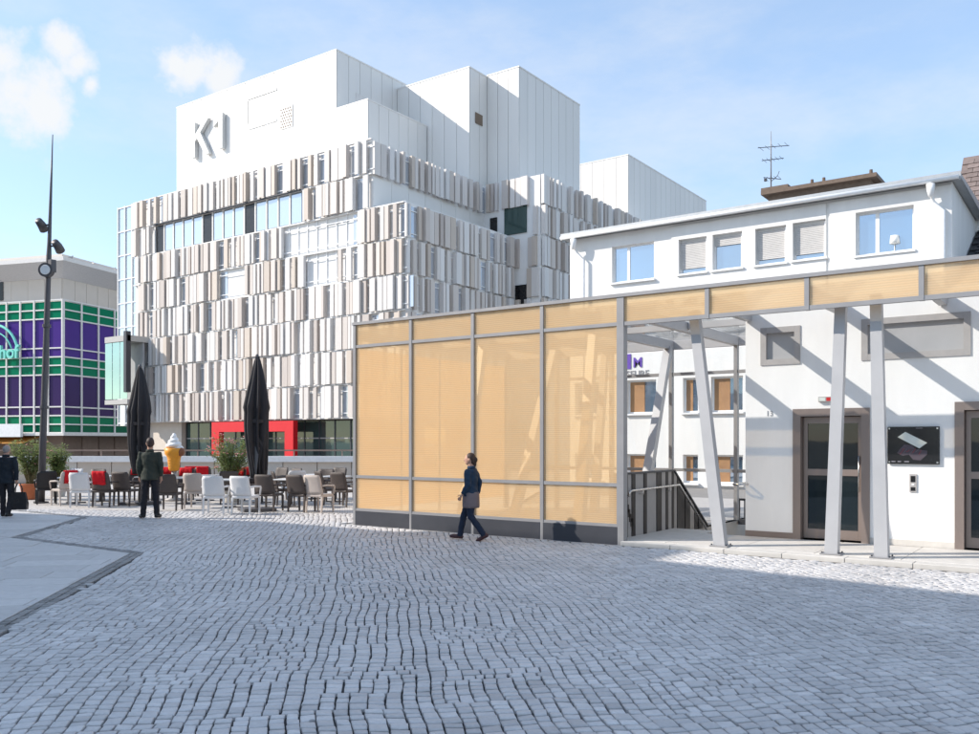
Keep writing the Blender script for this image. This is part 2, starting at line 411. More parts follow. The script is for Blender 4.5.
class MB:
    def __init__(s):
        s.v = []; s.f = []

    def add(s, vs, fs):
        o = len(s.v)
        s.v += [tuple(p) for p in vs]
        s.f += [tuple(o + i for i in q) for q in fs]
        return s

    def hexa(s, p):
        return s.add(p, [(0, 3, 2, 1), (4, 5, 6, 7), (0, 1, 5, 4), (1, 2, 6, 5), (2, 3, 7, 6), (3, 0, 4, 7)])

    def box(s, x0, x1, y0, y1, z0, z1):
        return s.hexa([(x0, y0, z0), (x1, y0, z0), (x1, y1, z0), (x0, y1, z0), (x0, y0, z1), (x1, y0, z1), (x1, y1, z1), (x0, y1, z1)])

    def bevbox(s, x0, x1, y0, y1, z0, z1, b=0.01):
        """box with chamfered upper and vertical edges"""
        def ring(i, z): return [(x0 + i + 0, y0 + b + i, z), (x0 + b + i, y0 + i, z), (x1 - b - i, y0 + i, z), (x1 - i, y0 + b + i, z), (x1 - i, y1 - b - i, z), (x1 - b - i, y1 - i, z), (x0 + b + i, y1 - i, z), (x0 + i, y1 - b - i, z)]
        return s.loft([ring(b * .6, z0), ring(0, z0 + b), ring(0, z1 - b), ring(b * .6, z1)])

    def loft(s, rings, cap=True):
        n = len(rings[0]); o = len(s.v)
        for r in rings: s.v += [tuple(p) for p in r]
        for i in range(len(rings) - 1):
            for j in range(n):
                k = (j + 1) % n
                s.f.append((o + i * n + j, o + i * n + k, o + (i + 1) * n + k, o + (i + 1) * n + j))
        if cap:
            s.f.append(tuple(o + j for j in range(n))[::-1])
            e = o + (len(rings) - 1) * n
            s.f.append(tuple(e + j for j in range(n)))
        return s

    def beam(s, p0, p1, w, h, w1=None, h1=None, up=(0, 0, 1)):
        p0 = Vector(p0); p1 = Vector(p1); d = (p1 - p0).normalized()
        up = Vector(up)
        if abs(d.dot(up)) > 0.98: up = Vector((0, 1, 0))
        r = d.cross(up).normalized(); q = r.cross(d)
        w1 = w if w1 is None else w1; h1 = h if h1 is None else h1
        def ring(c, a, b): return [c - r * a / 2 - q * b / 2, c + r * a / 2 - q * b / 2, c + r * a / 2 + q * b / 2, c - r * a / 2 + q * b / 2]
        return s.loft([ring(p0, w, h), ring(p1, w1, h1)])

    def tube(s, pts, rad, n=10, flat=1.0):
        pts = [Vector(p) for p in pts]
        if not hasattr(rad, '__len__'): rad = [rad] * len(pts)
        rings = []; ref = None
        for i, p in enumerate(pts):
            a = pts[max(i - 1, 0)]; b = pts[min(i + 1, len(pts) - 1)]
            d = (b - a).normalized()
            if ref is None:
                ref = Vector((1, 0, 0)) if abs(d.x) < 0.8 else Vector((0, 1, 0))
            x = (ref - d * ref.dot(d)).normalized(); y = d.cross(x); ref = x
            rings.append([p + (x * math.cos(t) + y * math.sin(t) * flat) * rad[i] for t in [2 * math.pi * j / n for j in range(n)]])
        return s.loft(rings)

    def lathe(s, prof, n=20, c=(0, 0, 0), wob=None):
        rings = []
        for k, (r, z) in enumerate(prof):
            ring = []
            for j in range(n):
                t = 2 * math.pi * j / n
                rr = r if wob is None else r * wob(t, z, k)
                ring.append((c[0] + rr * math.cos(t), c[1] + rr * math.sin(t), c[2] + z))
            rings.append(ring)
        return s.loft(rings)

    def ell(s, c, rx, ry, rz, n=14, m=9):
        rings = []
        for i in range(m):
            a = math.pi * (i + 0.35) / (m - 0.3) - math.pi / 2
            rings.append([(c[0] + rx * math.cos(a) * math.cos(t), c[1] + ry * math.cos(a) * math.sin(t), c[2] + rz * math.sin(a)) for t in [2 * math.pi * j / n for j in range(n)]])
        return s.loft(rings)

    def prism_xz(s, poly, y0, y1):
        """polygon in x,z extruded along y (convex or simple)"""
        n = len(poly); o = len(s.v)
        s.v += [(x, y0, z) for x, z in poly] + [(x, y1, z) for x, z in poly]
        s.f.append(tuple(o + i for i in range(n))); s.f.append(tuple(o + n + i for i in range(n))[::-1])
        for i in range(n):
            k = (i + 1) % n
            s.f.append((o + i, o + n + i, o + n + k, o + k))
        return s

    def mesh(s, name, m, smooth=False, off=(0, 0, 0)):
        me = bpy.data.meshes.new(name)
        me.from_pydata([(a - off[0], b - off[1], c - off[2]) for a, b, c in s.v], [], s.f)
        if m: me.materials.append(m)
        bm = bmesh.new(); bm.from_mesh(me); bmesh.ops.recalc_face_normals(bm, faces=bm.faces); bm.to_mesh(me); bm.free()
        if smooth: me.polygons.foreach_set('use_smooth', [True] * len(me.polygons))
        me.update()
        return me

    def build(s, name, m, parent=None, smooth=False):
        off = (0, 0, 0)
        if parent is not None: off = ROOTLOC.get(parent.name, (0, 0, 0))
        o = bpy.data.objects.new(name, s.mesh(name, m, smooth, off))
        COL.objects.link(o)
        if parent is not None:
            o.parent = parent
            ROOTLOC[o.name] = off
        return o


def box(*a): return MB().box(*a)


def thing(name, label, cat, loc=(0, 0, 0), rz=0.0, group=None, world=True):
    """an Empty at the base; world=True: parts are given in world coordinates"""
    o = bpy.data.objects.new(name, None); COL.objects.link(o)
    o.empty_display_size = 0.2
    o.location = loc; o.rotation_euler = (0, 0, rz)
    if world: ROOTLOC[o.name] = tuple(loc)
    o['label'] = label; o['category'] = cat
    if group: o['group'] = group
    return o


def tag(o, label, cat, group=None):
    o['label'] = label; o['category'] = cat
    if group: o['group'] = group
    return o


def structure(o): o['kind'] = 'structure'; return o


def inst(name, me, parent, loc, rz=0.0):
    """a piece that shares its mesh; loc in world coordinates of the (unrotated) root"""
    o = bpy.data.objects.new(name, me); COL.objects.link(o)
    off = ROOTLOC.get(parent.name, (0, 0, 0)) if parent else (0, 0, 0)
    o.location = (loc[0] - off[0], loc[1] - off[1], loc[2] - off[2]); o.rotation_euler = (0, 0, rz)
    if parent: o.parent = parent
    return o


def dup(root, loc, rz, label=None, group=None):
    r = root.copy(); COL.objects.link(r); r.location = loc; r.rotation_euler = (0, 0, rz)
    if label: r['label'] = label
    if group: r['group'] = group
    for ch in list(root.children):
        c = ch.copy(); COL.objects.link(c); c.parent = r
        for g in list(ch.children):
            d = g.copy(); COL.objects.link(d); d.parent = c
    return r


def text_mesh(name, body, size, depth, m, parent, loc, rot, align='LEFT', bold=0.0):
    cu = bpy.data.curves.new(name, 'FONT'); cu.body = body; cu.size = size; cu.extrude = depth; cu.align_x = align; cu.offset = bold
    cu.resolution_u = 4
    t = bpy.data.objects.new('tmp_text', cu); COL.objects.link(t)
    dg = bpy.context.evaluated_depsgraph_get(); dg.update()
    me = bpy.data.meshes.new_from_object(t.evaluated_get(dg))
    bpy.data.objects.remove(t); bpy.data.curves.remove(cu)
    me.materials.clear(); me.materials.append(m)
    o = bpy.data.objects.new(name, me); COL.objects.link(o)
    off = ROOTLOC.get(parent.name, (0, 0, 0))
    o.location = (loc[0] - off[0], loc[1] - off[1], loc[2] - off[2]); o.rotation_euler = rot
    o.parent = parent
    return o


def remeshed(mb, voxel, smooth=6, disp=None):
    """union of the pieces of mb as one continuous skin"""
    t = bpy.data.objects.new('tmp', mb.mesh('tmp', None)); COL.objects.link(t)
    r = t.modifiers.new('r', 'REMESH'); r.mode = 'VOXEL'; r.voxel_size = voxel; r.use_smooth_shade = True
    s = t.modifiers.new('s', 'SMOOTH'); s.iterations = smooth; s.factor = 0.5
    dg = bpy.context.evaluated_depsgraph_get(); dg.update()
    me = bpy.data.meshes.new_from_object(t.evaluated_get(dg))
    bpy.data.objects.remove(t)
    me.polygons.foreach_set('use_smooth', [True] * len(me.polygons))
    return me


# ================================================================== GROUND
S2 = math.sqrt(0.5)
PAV_Y = 13.35            # glass front of the pavilion
WELL = (-6.86, -5.36, 15.85, 21.5)   # stairwell opening x0 x1 y0 y1


def sheet_with_hole(x0, x1, y0, y1, z, hole):
    hx0, hx1, hy0, hy1 = hole
    m = MB()
    for a, b, c, d in ((x0, hx0, y0, y1), (hx1, x1, y0, y1), (hx0, hx1, y0, hy0), (hx0, hx1, hy1, y1)):
        m.add([(a, c, z), (b, c, z), (b, d, z), (a, d, z)], [(0, 1, 2, 3)])
    return m


structure(sheet_with_hole(-900, 900, -900, 900, -0.06, WELL).build('ground', M_asphalt))

# zigzag granite slab area on the left (everything laid at 45 degrees to the houses)
ZIG = [(-4.9, 0.30), (-12.42, 7.82), (-16.2, 7.82), (-19.25, 10.87), (-40.0, 10.87)]


def clip(poly, a, b, c):
    """keep a*x+b*y<=c"""
    out = []
    for i in range(len(poly)):
        p, q = poly[i], poly[(i + 1) % len(poly)]
        dp, dq = a * p[0] + b * p[1] - c, a * q[0] + b * q[1] - c
        if dp <= 0: out.append(p)
        if (dp < 0 < dq) or (dq < 0 < dp):
            t = dp / (dp - dq); out.append((p[0] + (q[0] - p[0]) * t, p[1] + (q[1] - p[1]) * t))
    return out


def inslab(x, y):
    return ((x + y < -4.6) & (y < 7.82)) | ((x + y < -8.38) & (y < 10.87))


bed = MB()
bed.add([(-44, -1, -0.028), (6, -1, -0.028), (6, 13.25, -0.028), (-13.3, 13.25, -0.028), (-13.3, 19.0, -0.028), (-44, 19.0, -0.028)], [(0, 1, 2, 3, 4, 5)])
bed_o = structure(bed.build('cobble_paving', M_bed))

slab_root = structure(MB().add([(-44, -1, -0.026), (-3.6, -1, -0.026), (-12.42, 7.82, -0.026), (-16.2, 7.82, -0.026), (-19.25, 10.87, -0.026), (-44, 10.87, -0.026)], [(0, 1, 2, 3, 4, 5)]).build('slab_paving', M_bed))
p = -9.0
ns = 0
rs = random.Random(3)
pieces = []
while p < 24:
    w = rs.choice((0.32, 0.42, 0.55, 0.62))
    q = -26 + rs.random() * 2
    while q < 6:
        L = rs.uniform(0.8, 1.5)
        g = 0.007
        c4 = [(p + g, q + g), (p + g, q + L - g), (p + w - g, q + L - g), (p + w - g, q + g)]
        xy = [(-S2 * a + S2 * b, S2 * a + S2 * b) for a, b in c4]
        for reg in (((1, 1, -4.625), (0, 1, 7.81)), ((1, 1, -8.405), (0, 1, 10.86), (0, -1, -7.825))):
            pl = xy
            for a, b, c in reg:
                pl = clip(pl, a, b, c)
                if len(pl) < 3: break
            if len(pl) < 3: continue
            ar = abs(sum(pl[i][0] * pl[(i + 1) % len(pl)][1] - pl[(i + 1) % len(pl)][0] * pl[i][1] for i in range(len(pl)))) / 2
            cx = sum(a for a, b in pl) / len(pl); cy = sum(b for a, b in pl) / len(pl)
            if ar < 0.01: continue
            d = cx * FX + cy * FY; l = cx * RX + cy * RY
            if d < 4 or l / d < -0.72 or l / d > 0.2: continue
            pieces.append((d, pl))
        q += L
    p += w
pieces.sort(key=lambda t: t[0])
rest = MB()
for i, (d, pl) in enumerate(pieces):
    n = len(pl); dz = rs.uniform(-.002, .002)
    m = MB() if i < 290 else rest
    cx = sum(a for a, b in pl) / n; cy = sum(b for a, b in pl) / n
    top = [(cx + (a - cx) * .992, cy + (b - cy) * .992, dz) for a, b in pl]
    m.loft([[(a, b, -0.024) for a, b in pl], [(a, b, dz - .004) for a, b in pl], top])
    if i < 290: m.build('paving_slab', M_slab, slab_root)
if rest.v:
    o = rest.build('paving_slab_field', M_slab, slab_root); o['kind'] = 'stuff'

# cafe terrace front line and its light paving
TA, TB = G(-260, 505), G(352, 513.5)
tdir = (TB - TA).normalized(); tnor = Vector((-tdir.y, tdir.x, 0))


def behind_terrace(x, y):
    return (x - TA.x) * tnor.x + (y - TA.y) * tnor.y


# granite setts: long wavy joints running away from the camera, courses broken up every few stones
quads = []      # (4 corners p,q)
GP, GQ = .0080, .0052       # half joints along and across


def cell(p0, p1, q0, q1, across):
    """one small field of setts: strips with unbroken joints, stones staggered inside the strips"""
    A, B = (p1 - p0, q1 - q0) if across else (q1 - q0, p1 - p0)
    nst_ = max(1, int(round(A / rng.uniform(.100, .120))))
    w_ = rng.uniform(.8, 1.25, nst_); w_ = np.concatenate([[0], np.cumsum(w_)]); w_ = A * w_ / w_[-1]
    for i in range(nst_):
        nr = max(1, int(round(B / rng.uniform(.095, .125))))
        ls = rng.uniform(.70, 1.32, nr); ls = np.concatenate([[0], np.cumsum(ls)]); ls = B * ls / ls[-1]
        s0, s1 = np.full(nr, w_[i]), np.full(nr, w_[i + 1])
        l0, l1 = ls[:-1], ls[1:]
        if across: b0, b1, a0, a1 = p0 + s0, p0 + s1, q0 + l0, q0 + l1
        else: b0, b1, a0, a1 = p0 + l0, p0 + l1, q0 + s0, q0 + s1
        b0, b1, a0, a1 = b0 + GP, b1 - GP, a0 + GQ, a1 - GQ
        quads.append(np.stack([np.stack([b0, a0], 1), np.stack([b0, a1], 1), np.stack([b1, a1], 1), np.stack([b1, a0], 1)], 1))


q = -24.0
while q < 13.0:
    W = rng.uniform(0.34, 0.95)
    p = 0.5 - rng.random()
    while p < 24:
        across = rng.random() < .30
        Lb = rng.uniform(0.22, 0.42) if across else rng.uniform(0.30, 0.95)
        cell(p, p + Lb, q, q + W, across)
        p += Lb
    q += W
Q = np.concatenate(quads)                      # n,4,2
P_, Q_ = Q[..., 0], Q[..., 1]


def warp(P, Qv):
    dq = .05 * np.sin(P * .75 + .8 * np.sin(Qv * .5)) + .012 * np.sin(P * 2.6 + Qv * .9 + 1.3) + .008 * np.sin(P * 6.3 - Qv * 2.1)
    dp = .05 * np.sin(Qv * 1.2 + .5 * P) + .02 * np.sin(Qv * 4.3 + P * 1.1 + 2)
    fan = 0.012 * (Qv + 5) * (P - 8)            # the courses fan out a little
    return P + dp, Qv + dq + fan * .35


P2, Q2 = warp(P_, Q_)
X = -S2 * P2 + S2 * Q2
Y = S2 * P2 + S2 * Q2
cx, cy = X.mean(1), Y.mean(1)
D = cx * FX + cy * FY; Lr = (cx * RX + cy * RY) / np.maximum(D, .1)
keep = (D > 3.3) & (Lr > -0.80) & (Lr < 0.86)
keep &= ~((cy > 13.13) & (cx > -13.25))
keep &= (cx - TA.x) * tnor.x + (cy - TA.y) * tnor.y < -0.02
keep &= ~inslab(cx, cy)
# leave room for the edging rows


def seg_dist(x, y, a, b):
    ax, ay = a; bx, by = b
    t = np.clip(((x - ax) * (bx - ax) + (y - ay) * (by - ay)) / ((bx - ax) ** 2 + (by - ay) ** 2), 0, 1)
    return np.hypot(x - ax - t * (bx - ax), y - ay - t * (by - ay))


dz_ = np.min([seg_dist(cx, cy, ZIG[i], ZIG[i + 1]) for i in range(len(ZIG) - 1)], axis=0)
keep &= dz_ > 0.19
X, Y, cx, cy, D = X[keep], Y[keep], cx[keep], cy[keep], D[keep]
# edging: three rows of small dark setts along the zigzag
ex, ey = [], []
for i in range(len(ZIG) - 1):
    a, b = Vector(ZIG[i]), Vector(ZIG[i + 1]); d = (b - a); L = d.length; d.normalize(); nrm = Vector((d.y, -d.x))
    if nrm.x * 1 + nrm.y * 1 < 0: nrm = -nrm
    for r in range(2):
        s = 0.0
        while s < L:
            st = rng.uniform(.10, .15)
            c = [a + d * s + nrm * (.0 + r * .098 - .14 + .14), a + d * (s + st) + nrm * (r * .098), a + d * (s + st) + nrm * (r * .098 + .094), a + d * s + nrm * (r * .098 + .094)]
            cc = (c[0] + c[2]) / 2; dd = cc.x * FX + cc.y * FY
            if dd > 3.3 and abs((cc.x * RX + cc.y * RY) / dd) < .8:
                ex.append([k.x for k in c]); ey.append([k.y for k in c])
            s += st


def sett_arrays(X, Y, tone, gap_u=.0008, hvar=.004):
    n = len(X)
    cx, cy = X.mean(1, keepdims=True), Y.mean(1, keepdims=True)
    rx, ry = X - cx, Y - cy; rl = np.hypot(rx, ry)
    rx = rx * (1 - gap_u * 1.45 / rl); ry = ry * (1 - gap_u * 1.45 / rl)
    rx = rx + rng.uniform(-.005, .005, rx.shape); ry = ry + rng.uniform(-.005, .005, rx.shape)
    h = rng.uniform(-hvar, hvar, (n, 1)); tx = rng.uniform(-.05, .05, (n, 1)); ty = rng.uniform(-.05, .05, (n, 1))
    V = np.zeros((n, 16, 3))
    for lv, (k, z) in enumerate(((1.0, -.034), (1.0, -.009), (.94, -.003), (.76, 0.0))):
        V[:, lv * 4:lv * 4 + 4, 0] = cx + rx * k; V[:, lv * 4:lv * 4 + 4, 1] = cy + ry * k
        V[:, lv * 4:lv * 4 + 4, 2] = z + (h + rx * k * tx + ry * k * ty if lv else 0)
    F = []
    for lv in range(3):
        for j in range(4):
            k = (j + 1) % 4
            F.append((lv * 4 + j, lv * 4 + k, lv * 4 + 4 + k, lv * 4 + 4 + j))
    F.append((12, 13, 14, 15))
    return V, np.array(F)


def sett_mesh(name, V, F, tone, mt=None):
    n = len(V); nf = len(F)
    me = bpy.data.meshes.new(name)
    me.vertices.add(n * 16); me.vertices.foreach_set('co', V.reshape(-1).astype(np.float32))
    idx = (np.arange(n)[:, None, None] * 16 + F[None]).reshape(-1)
    me.loops.add(len(idx)); me.loops.foreach_set('vertex_index', idx.astype(np.int32))
    me.polygons.add(n * nf); me.polygons.foreach_set('loop_start', np.arange(0, len(idx), 4, dtype=np.int32))
    me.polygons.foreach_set('loop_total', np.full(n * nf, 4, dtype=np.int32))
    me.update(calc_edges=True)
    at = me.attributes.new('tone', 'FLOAT', 'FACE'); at.data.foreach_set('value', np.repeat(tone, nf).astype(np.float32))
    sm = np.zeros((n, nf), bool); sm[:, 4:] = True
    me.polygons.foreach_set('use_smooth', sm.reshape(-1))
    me.materials.append(mt or M_stone)
    me.update()
    return me


# orient all quads the same way round
area = ((X - np.roll(X, -1, 1)) * (Y + np.roll(Y, -1, 1))).sum(1)
fl = area < 0
X[fl] = X[fl][:, ::-1]; Y[fl] = Y[fl][:, ::-1]
tone = np.clip(rng.normal(.55, .22, len(X)) + .12 * np.sin(cx * .9 + 1.2 * np.sin(cy * .7)), 0, 1)
V, F = sett_arrays(X, Y, tone)
inframe = (cx * RX + cy * RY) / D
vis = (np.abs(inframe) < 0.56) & (D > 5.25)
order = np.argsort(np.where(vis, D, 999))
single = order[:300]; rest_i = order[300:]
for i in single:
    o = bpy.data.objects.new('cobble', sett_mesh('cobble', V[i:i + 1], F, tone[i:i + 1])); COL.objects.link(o); o.parent = bed_o
o = bpy.data.objects.new('cobble_field', sett_mesh('cobble_field', V[rest_i], F, tone[rest_i])); COL.objects.link(o); o.parent = bed_o; o['kind'] = 'stuff'
EX, EY = np.array(ex), np.array(ey)
area = ((EX - np.roll(EX, -1, 1)) * (EY + np.roll(EY, -1, 1))).sum(1)
fl = area < 0
EX[fl] = EX[fl][:, ::-1]; EY[fl] = EY[fl][:, ::-1]
V, F = sett_arrays(EX, EY, None, .006)
o = bpy.data.objects.new('edging_cobbles', sett_mesh('edging_cobbles', V, F, rng.uniform(0, 1, len(EX)), M_edging)); COL.objects.link(o); o.parent = bed_o; o['kind'] = 'stuff'

# terrace
tq = [TA - tdir * 30, TB + tdir * 3.5]
tm = MB().add([tq[0] + Vector((0, 0, -.004)), tq[1] + Vector((0, 0, -.004)), tq[1] + tnor * 12 + Vector((0, 0, -.004)), tq[0] + tnor * 12 + Vector((0, 0, -.004))], [(0, 1, 2, 3)])
terrace = structure(tm.build('terrace_paving', M_light_paving))
# brick-size pattern on the terrace, too small to pick apart
nt = M_light_paving.node_tree
bt = nt.nodes.new('ShaderNodeTexBrick'); bt.inputs['Scale'].default_value = 4.0; bt.inputs['Mortar Size'].default_value = 0.012
bt.inputs['Color1'].default_value = (0.56, 0.53, 0.50, 1); bt.inputs['Color2'].default_value = (0.50, 0.47, 0.44, 1); bt.inputs['Mortar'].default_value = (0.22, 0.2, 0.19, 1)
_tc = nt.nodes.new('ShaderNodeTexCoord'); _mp = nt.nodes.new('ShaderNodeMapping'); _mp.inputs['Rotation'].default_value = (0, 0, R(45))
nt.links.new(_tc.outputs['Object'], _mp.inputs['Vector']); nt.links.new(_mp.outputs[0], bt.inputs['Vector'])
nt.links.new(bt.outputs['Color'], [x for x in nt.nodes if x.type == 'HUE_SAT'][0].inputs['Color'])

# stone platform in front of and under the pavilion: real slabs on a base with the stairwell left open
PLZ = 0.06
plat = structure(sheet_with_hole(-13.2, 6, 13.22, 26, -0.02, WELL).build('platform', M_concrete))
sl_me = {}
for iy, (y0, y1) in enumerate(((13.22, 13.50), (13.50, 14.40), (14.40, 15.28), (15.28, 15.85))):
    x = -13.2 if iy else -6.7
    k = 0
    while x < 6:
        L = 1.2 if iy else 0.9
        x1 = min(x + L, 6)
        m = MB().bevbox(x + .004, x1 - .004, y0 + .004, y1 - .004, -0.019, PLZ + rs.uniform(-.001, .001) - (0.0 if iy else .004), .006)
        if x1 > -5.3 and iy == 3:
            pass
        else:
            m.build('platform_slab', M_platform, plat)
        x = x1

# ================================================================== GLASS PAVILION WITH CANOPY
BAY = 1.55
MUL = [-6.76 + BAY * k for k in range(-4, 6)]     # -12.96 .. +0.99
BACK = 19.0
pav = thing('glass_pavilion', 'glass stair pavilion with orange mesh panels, dark plinth and long canopy', 'pavilion', (-9.86, PAV_Y, 0))
TOP, BAND, RAIL, PLH = 4.22, 3.74, 1.00, 0.29
for k in range(4):
    x0, x1 = MUL[k], MUL[k + 1]
    pl = MB().bevbox(x0 + .03, x1 - .03, PAV_Y - .05, PAV_Y + .07, -.05, PLH, .006).build('plinth_panel', M_plinth, pav)
    for z0, z1 in ((PLH + .045, RAIL - .03), (RAIL + .03, BAND - .03), (BAND + .03, TOP - .03)):
        MB().box(x0 + .036, x1 - .036, PAV_Y - .012, PAV_Y + .012, z0, z1).build('mesh_panel', M_orange, pav)
    for z, h in ((PLH + .02, .05), (RAIL, .06), (BAND, .06)):
        MB().box(x0 + .034, x1 - .034, PAV_Y - .035, PAV_Y + .045, z - h / 2, z + h / 2).build('rail', M_steel, pav)
for k in range(4, 9):
    x0, x1 = MUL[k], MUL[k + 1]
    MB().box(x0 + .036, x1 - .036, PAV_Y - .012, PAV_Y + .012, BAND + .03, TOP - .03).build('mesh_panel', M_orange, pav)
    MB().box(x0 + .034, x1 - .034, PAV_Y - .035, PAV_Y + .045, BAND - .035, BAND + .03).build('rail', M_steel, pav)
for k, x in enumerate(MUL):
    w = .034
    if k == 4:
        MB().box(x - .045, x + .085, PAV_Y - .045, PAV_Y + .10, -.03, TOP - .03).build('corner_post', M_steel, pav)
    else:
        MB().box(x - w, x + w, PAV_Y - .043, PAV_Y + .06, (PLH * 0 - .02) if k < 4 else BAND - .037, TOP - .03).build('mullion', M_steel, pav)
MB().box(MUL[0] - .05, MUL[-1] + .05, PAV_Y - .06, PAV_Y + .09, TOP - .029, TOP + .03).build('edge_cap', M_steel, pav)
# roof: transverse steel beams, back beam, glass panes, a few solid soffit panels
RZ0, RZ1 = 3.88, 4.08
BLX, BLY = -5.27, 15.3                      # corner of the white lift block
for k, x in enumerate(MUL):
    yb = BACK if x < BLX - .1 else BLY - .02
    MB().box(x - .06, x + .06, PAV_Y + .10, yb, RZ0, RZ1).build('roof_beam', M_post, pav)
MB().box(MUL[0] - .06, BLX - .05, BACK + .002, BACK + .14, RZ0, RZ1 + .04).build('back_beam', M_post, pav)
for k in range(9):
    x0, x1 = MUL[k] + .07, MUL[k + 1] - .07
    y1 = BACK if x1 < BLX + .1 else BLY - .04
    nn = 2 if y1 > 16 else 1
    for j in range(nn):
        a = PAV_Y + .12 + (y1 - PAV_Y - .12) * j / nn; b = PAV_Y + .12 + (y1 - PAV_Y - .12) * (j + 1) / nn - .03
        MB().box(x0 - .05, x1 + .05, a, b, RZ1 + .004, RZ1 + .03).build('roof_pane', M_roofglass, pav)
    if nn == 2:
        MB().box(x0, x1, 16.1, 16.22, RZ0 + .06, RZ1 - .02).build('cross_bar', M_post, pav)
# back glazing with mullions and rails
for k in range(0, 5):
    x0, x1 = MUL[k], (MUL[k + 1] if k < 4 else BLX - .06)
    MB().box(x0 - .03, x0 + .05, BACK - .06, BACK + .06, -.01, RZ0).build('back_mullion', M_steel, pav)
    for z0, z1 in ((1.12, 3.26), (3.34, 3.84)):
        MB().box(x0 + .06, x1 - .05, BACK - .01, BACK + .01, z0, z1).build('back_pane', M_clear, pav)
    for z in (1.08, 3.30):
        MB().box(x0 + .055, x1 - .04, BACK - .045, BACK + .045, z - .035, z + .035).build('back_rail', M_steel, pav)
# left end wall of mesh
for j in range(4):
    y0 = PAV_Y + .1 + j * 1.37
    MB().box(MUL[0] - .012, MUL[0] + .012, y0 + .04, y0 + 1.33, .3, 3.7).build('end_panel', M_orange, pav)
    MB().box(MUL[0] - .03, MUL[0] + .03, y0 + 1.335, y0 + 1.365, -.01, 3.77).build('end_mullion', M_steel, pav)
# leaning posts


def post(base, top, w0=.185, w1=.155):
    m = MB()
    b = Vector(base); t = Vector(top)
    m.beam(b, t, w0, .16, w1, .14, up=(0, 1, 0))
    po = m.build('leaning_post', M_post, pav)
    MB().bevbox(b.x - .15, b.x + .15, b.y - .13, b.y + .13, b.z - .001, b.z + .018, .004).build('base_plate', M_steel, po)
    for i_ in (-1, 1):
        for j_ in (-1, 1): MB().tube([(b.x + i_ * .12, b.y + j_ * .10, b.z + .018), (b.x + i_ * .12, b.y + j_ * .10, b.z + .04)], .012, 6).build('bolt', M_darksteel, po)
    return po


def atY(u, v, Yp):
    return Vector((XatY(u, Yp), Yp, ZatY(u, v, Yp)))


PYP = PAV_Y + .22
post((XatY(721, PYP), PYP, PLZ), (XatY(691, PYP), PYP + .15, RZ0 + .02))
post((XatY(832, PYP), PYP, PLZ), (XatY(839, PYP), PYP + .15, RZ0 + .02))
post((XatY(882, PYP), PYP, PLZ), (XatY(874, PYP), PYP + .15, RZ0 + .02))
post((-6.55 + 8.4, PYP, PLZ), (-6.2 + 8.4, PYP + .15, RZ0 + .02))
post((-7.95, 16.6, PLZ), (-8.31, 18.85, RZ0 + .02), .2, .17)
post((-8.0, 14.1, PLZ), (-8.5, 15.6, RZ0 + .02), .2, .17)
post((-9.9, 18.2, PLZ), (-9.86, 18.7, RZ0 + .02), .18, .15)
post((-11.1, 14.6, PLZ), (-11.41, 15.8, RZ0 + .02), .18, .15)
post((-10.2, 15.2, PLZ), (-9.86, 16.4, RZ0 + .02), .18, .15)
# hanging tie rod and lamp cable
MB().tube([(-5.75, 18.8, 3.7), (-5.75, 18.8, 1.3)], .008, 6).build('tie_rod', M_steel, pav)

# stair parapet with barcode stripes
par = thing('stair_parapet', 'stair parapet of dark and pale vertical strips beside the pavilion', 'parapet', (-6.92, 14.6, PLZ))
rp = random.Random(11)
y = 13.47
strips = [(.05, 1), (.22, 0), (.10, 1), (.16, 0), (.14, 1), (.34, 0), (.13, 1), (.42, 0), (.22, 1), (.20, 0), (.10, 1), (.18, 0), (.09, 1)]
tot = sum(a for a, b in strips); sc = (15.84 - y) / tot
for i, (w, dk) in enumerate(strips):
    w *= sc
    MB().box(-6.95, -6.87 + .012 * dk, y + .003, y + w - .003, PLZ, 1.16).build('strip', M_stripe_dark if dk else M_stripe_light, par)
    y += w
MB().box(-6.965, -6.845, 13.47, 15.84, 1.163, 1.195).build('coping', M_darksteel, par)
# stepped dark pixels at the front end
for i in range(9):
    MB().box(-6.868, -6.858, 13.52 + i * .055, 13.61 + i * .055, 0.92 - i * .085, 1.06 - i * .085).build('step_mark', M_stripe_dark, par)
# descending part
yy = 15.85
i = 0
while yy < 18.6:
    w = rp.choice((.10, .16, .24)); dk = i % 2
    zt = 1.16 - (yy + w - 15.85) * .70
    MB().hexa([(-6.95, yy, zt - 1.16), (-6.875 + .012 * dk, yy, zt - 1.16), (-6.875 + .012 * dk, yy + w - .004, zt - 1.16), (-6.95, yy + w - .004, zt - 1.16), (-6.95, yy, zt + w * .7), (-6.875 + .012 * dk, yy, zt + w * .7), (-6.875 + .012 * dk, yy + w - .004, zt), (-6.95, yy + w - .004, zt)]).build('strip', M_stripe_dark if rp.random() < .75 else M_stripe_light, par)
    yy += w; i += 1
MB().beam((-6.9, 15.85, 1.18), (-6.9, 18.6, 1.18 - 2.75 * .7), .11, .03).build('sloping_coping', M_darksteel, par)
hr = MB().tube([(-6.80, 13.75, .78), (-6.78, 13.75, .86), (-6.78, 13.85, .88), (-6.78, 15.9, .90), (-6.78, 18.4, -.86)], .021, 10).build('handrail', M_inox, par, True)
for yb_ in (14.3, 15.5):
    MB().tube([(-6.87, yb_, .80), (-6.78, yb_, .80), (-6.78, yb_, .87)], .009, 6).build('bracket', M_inox, par)

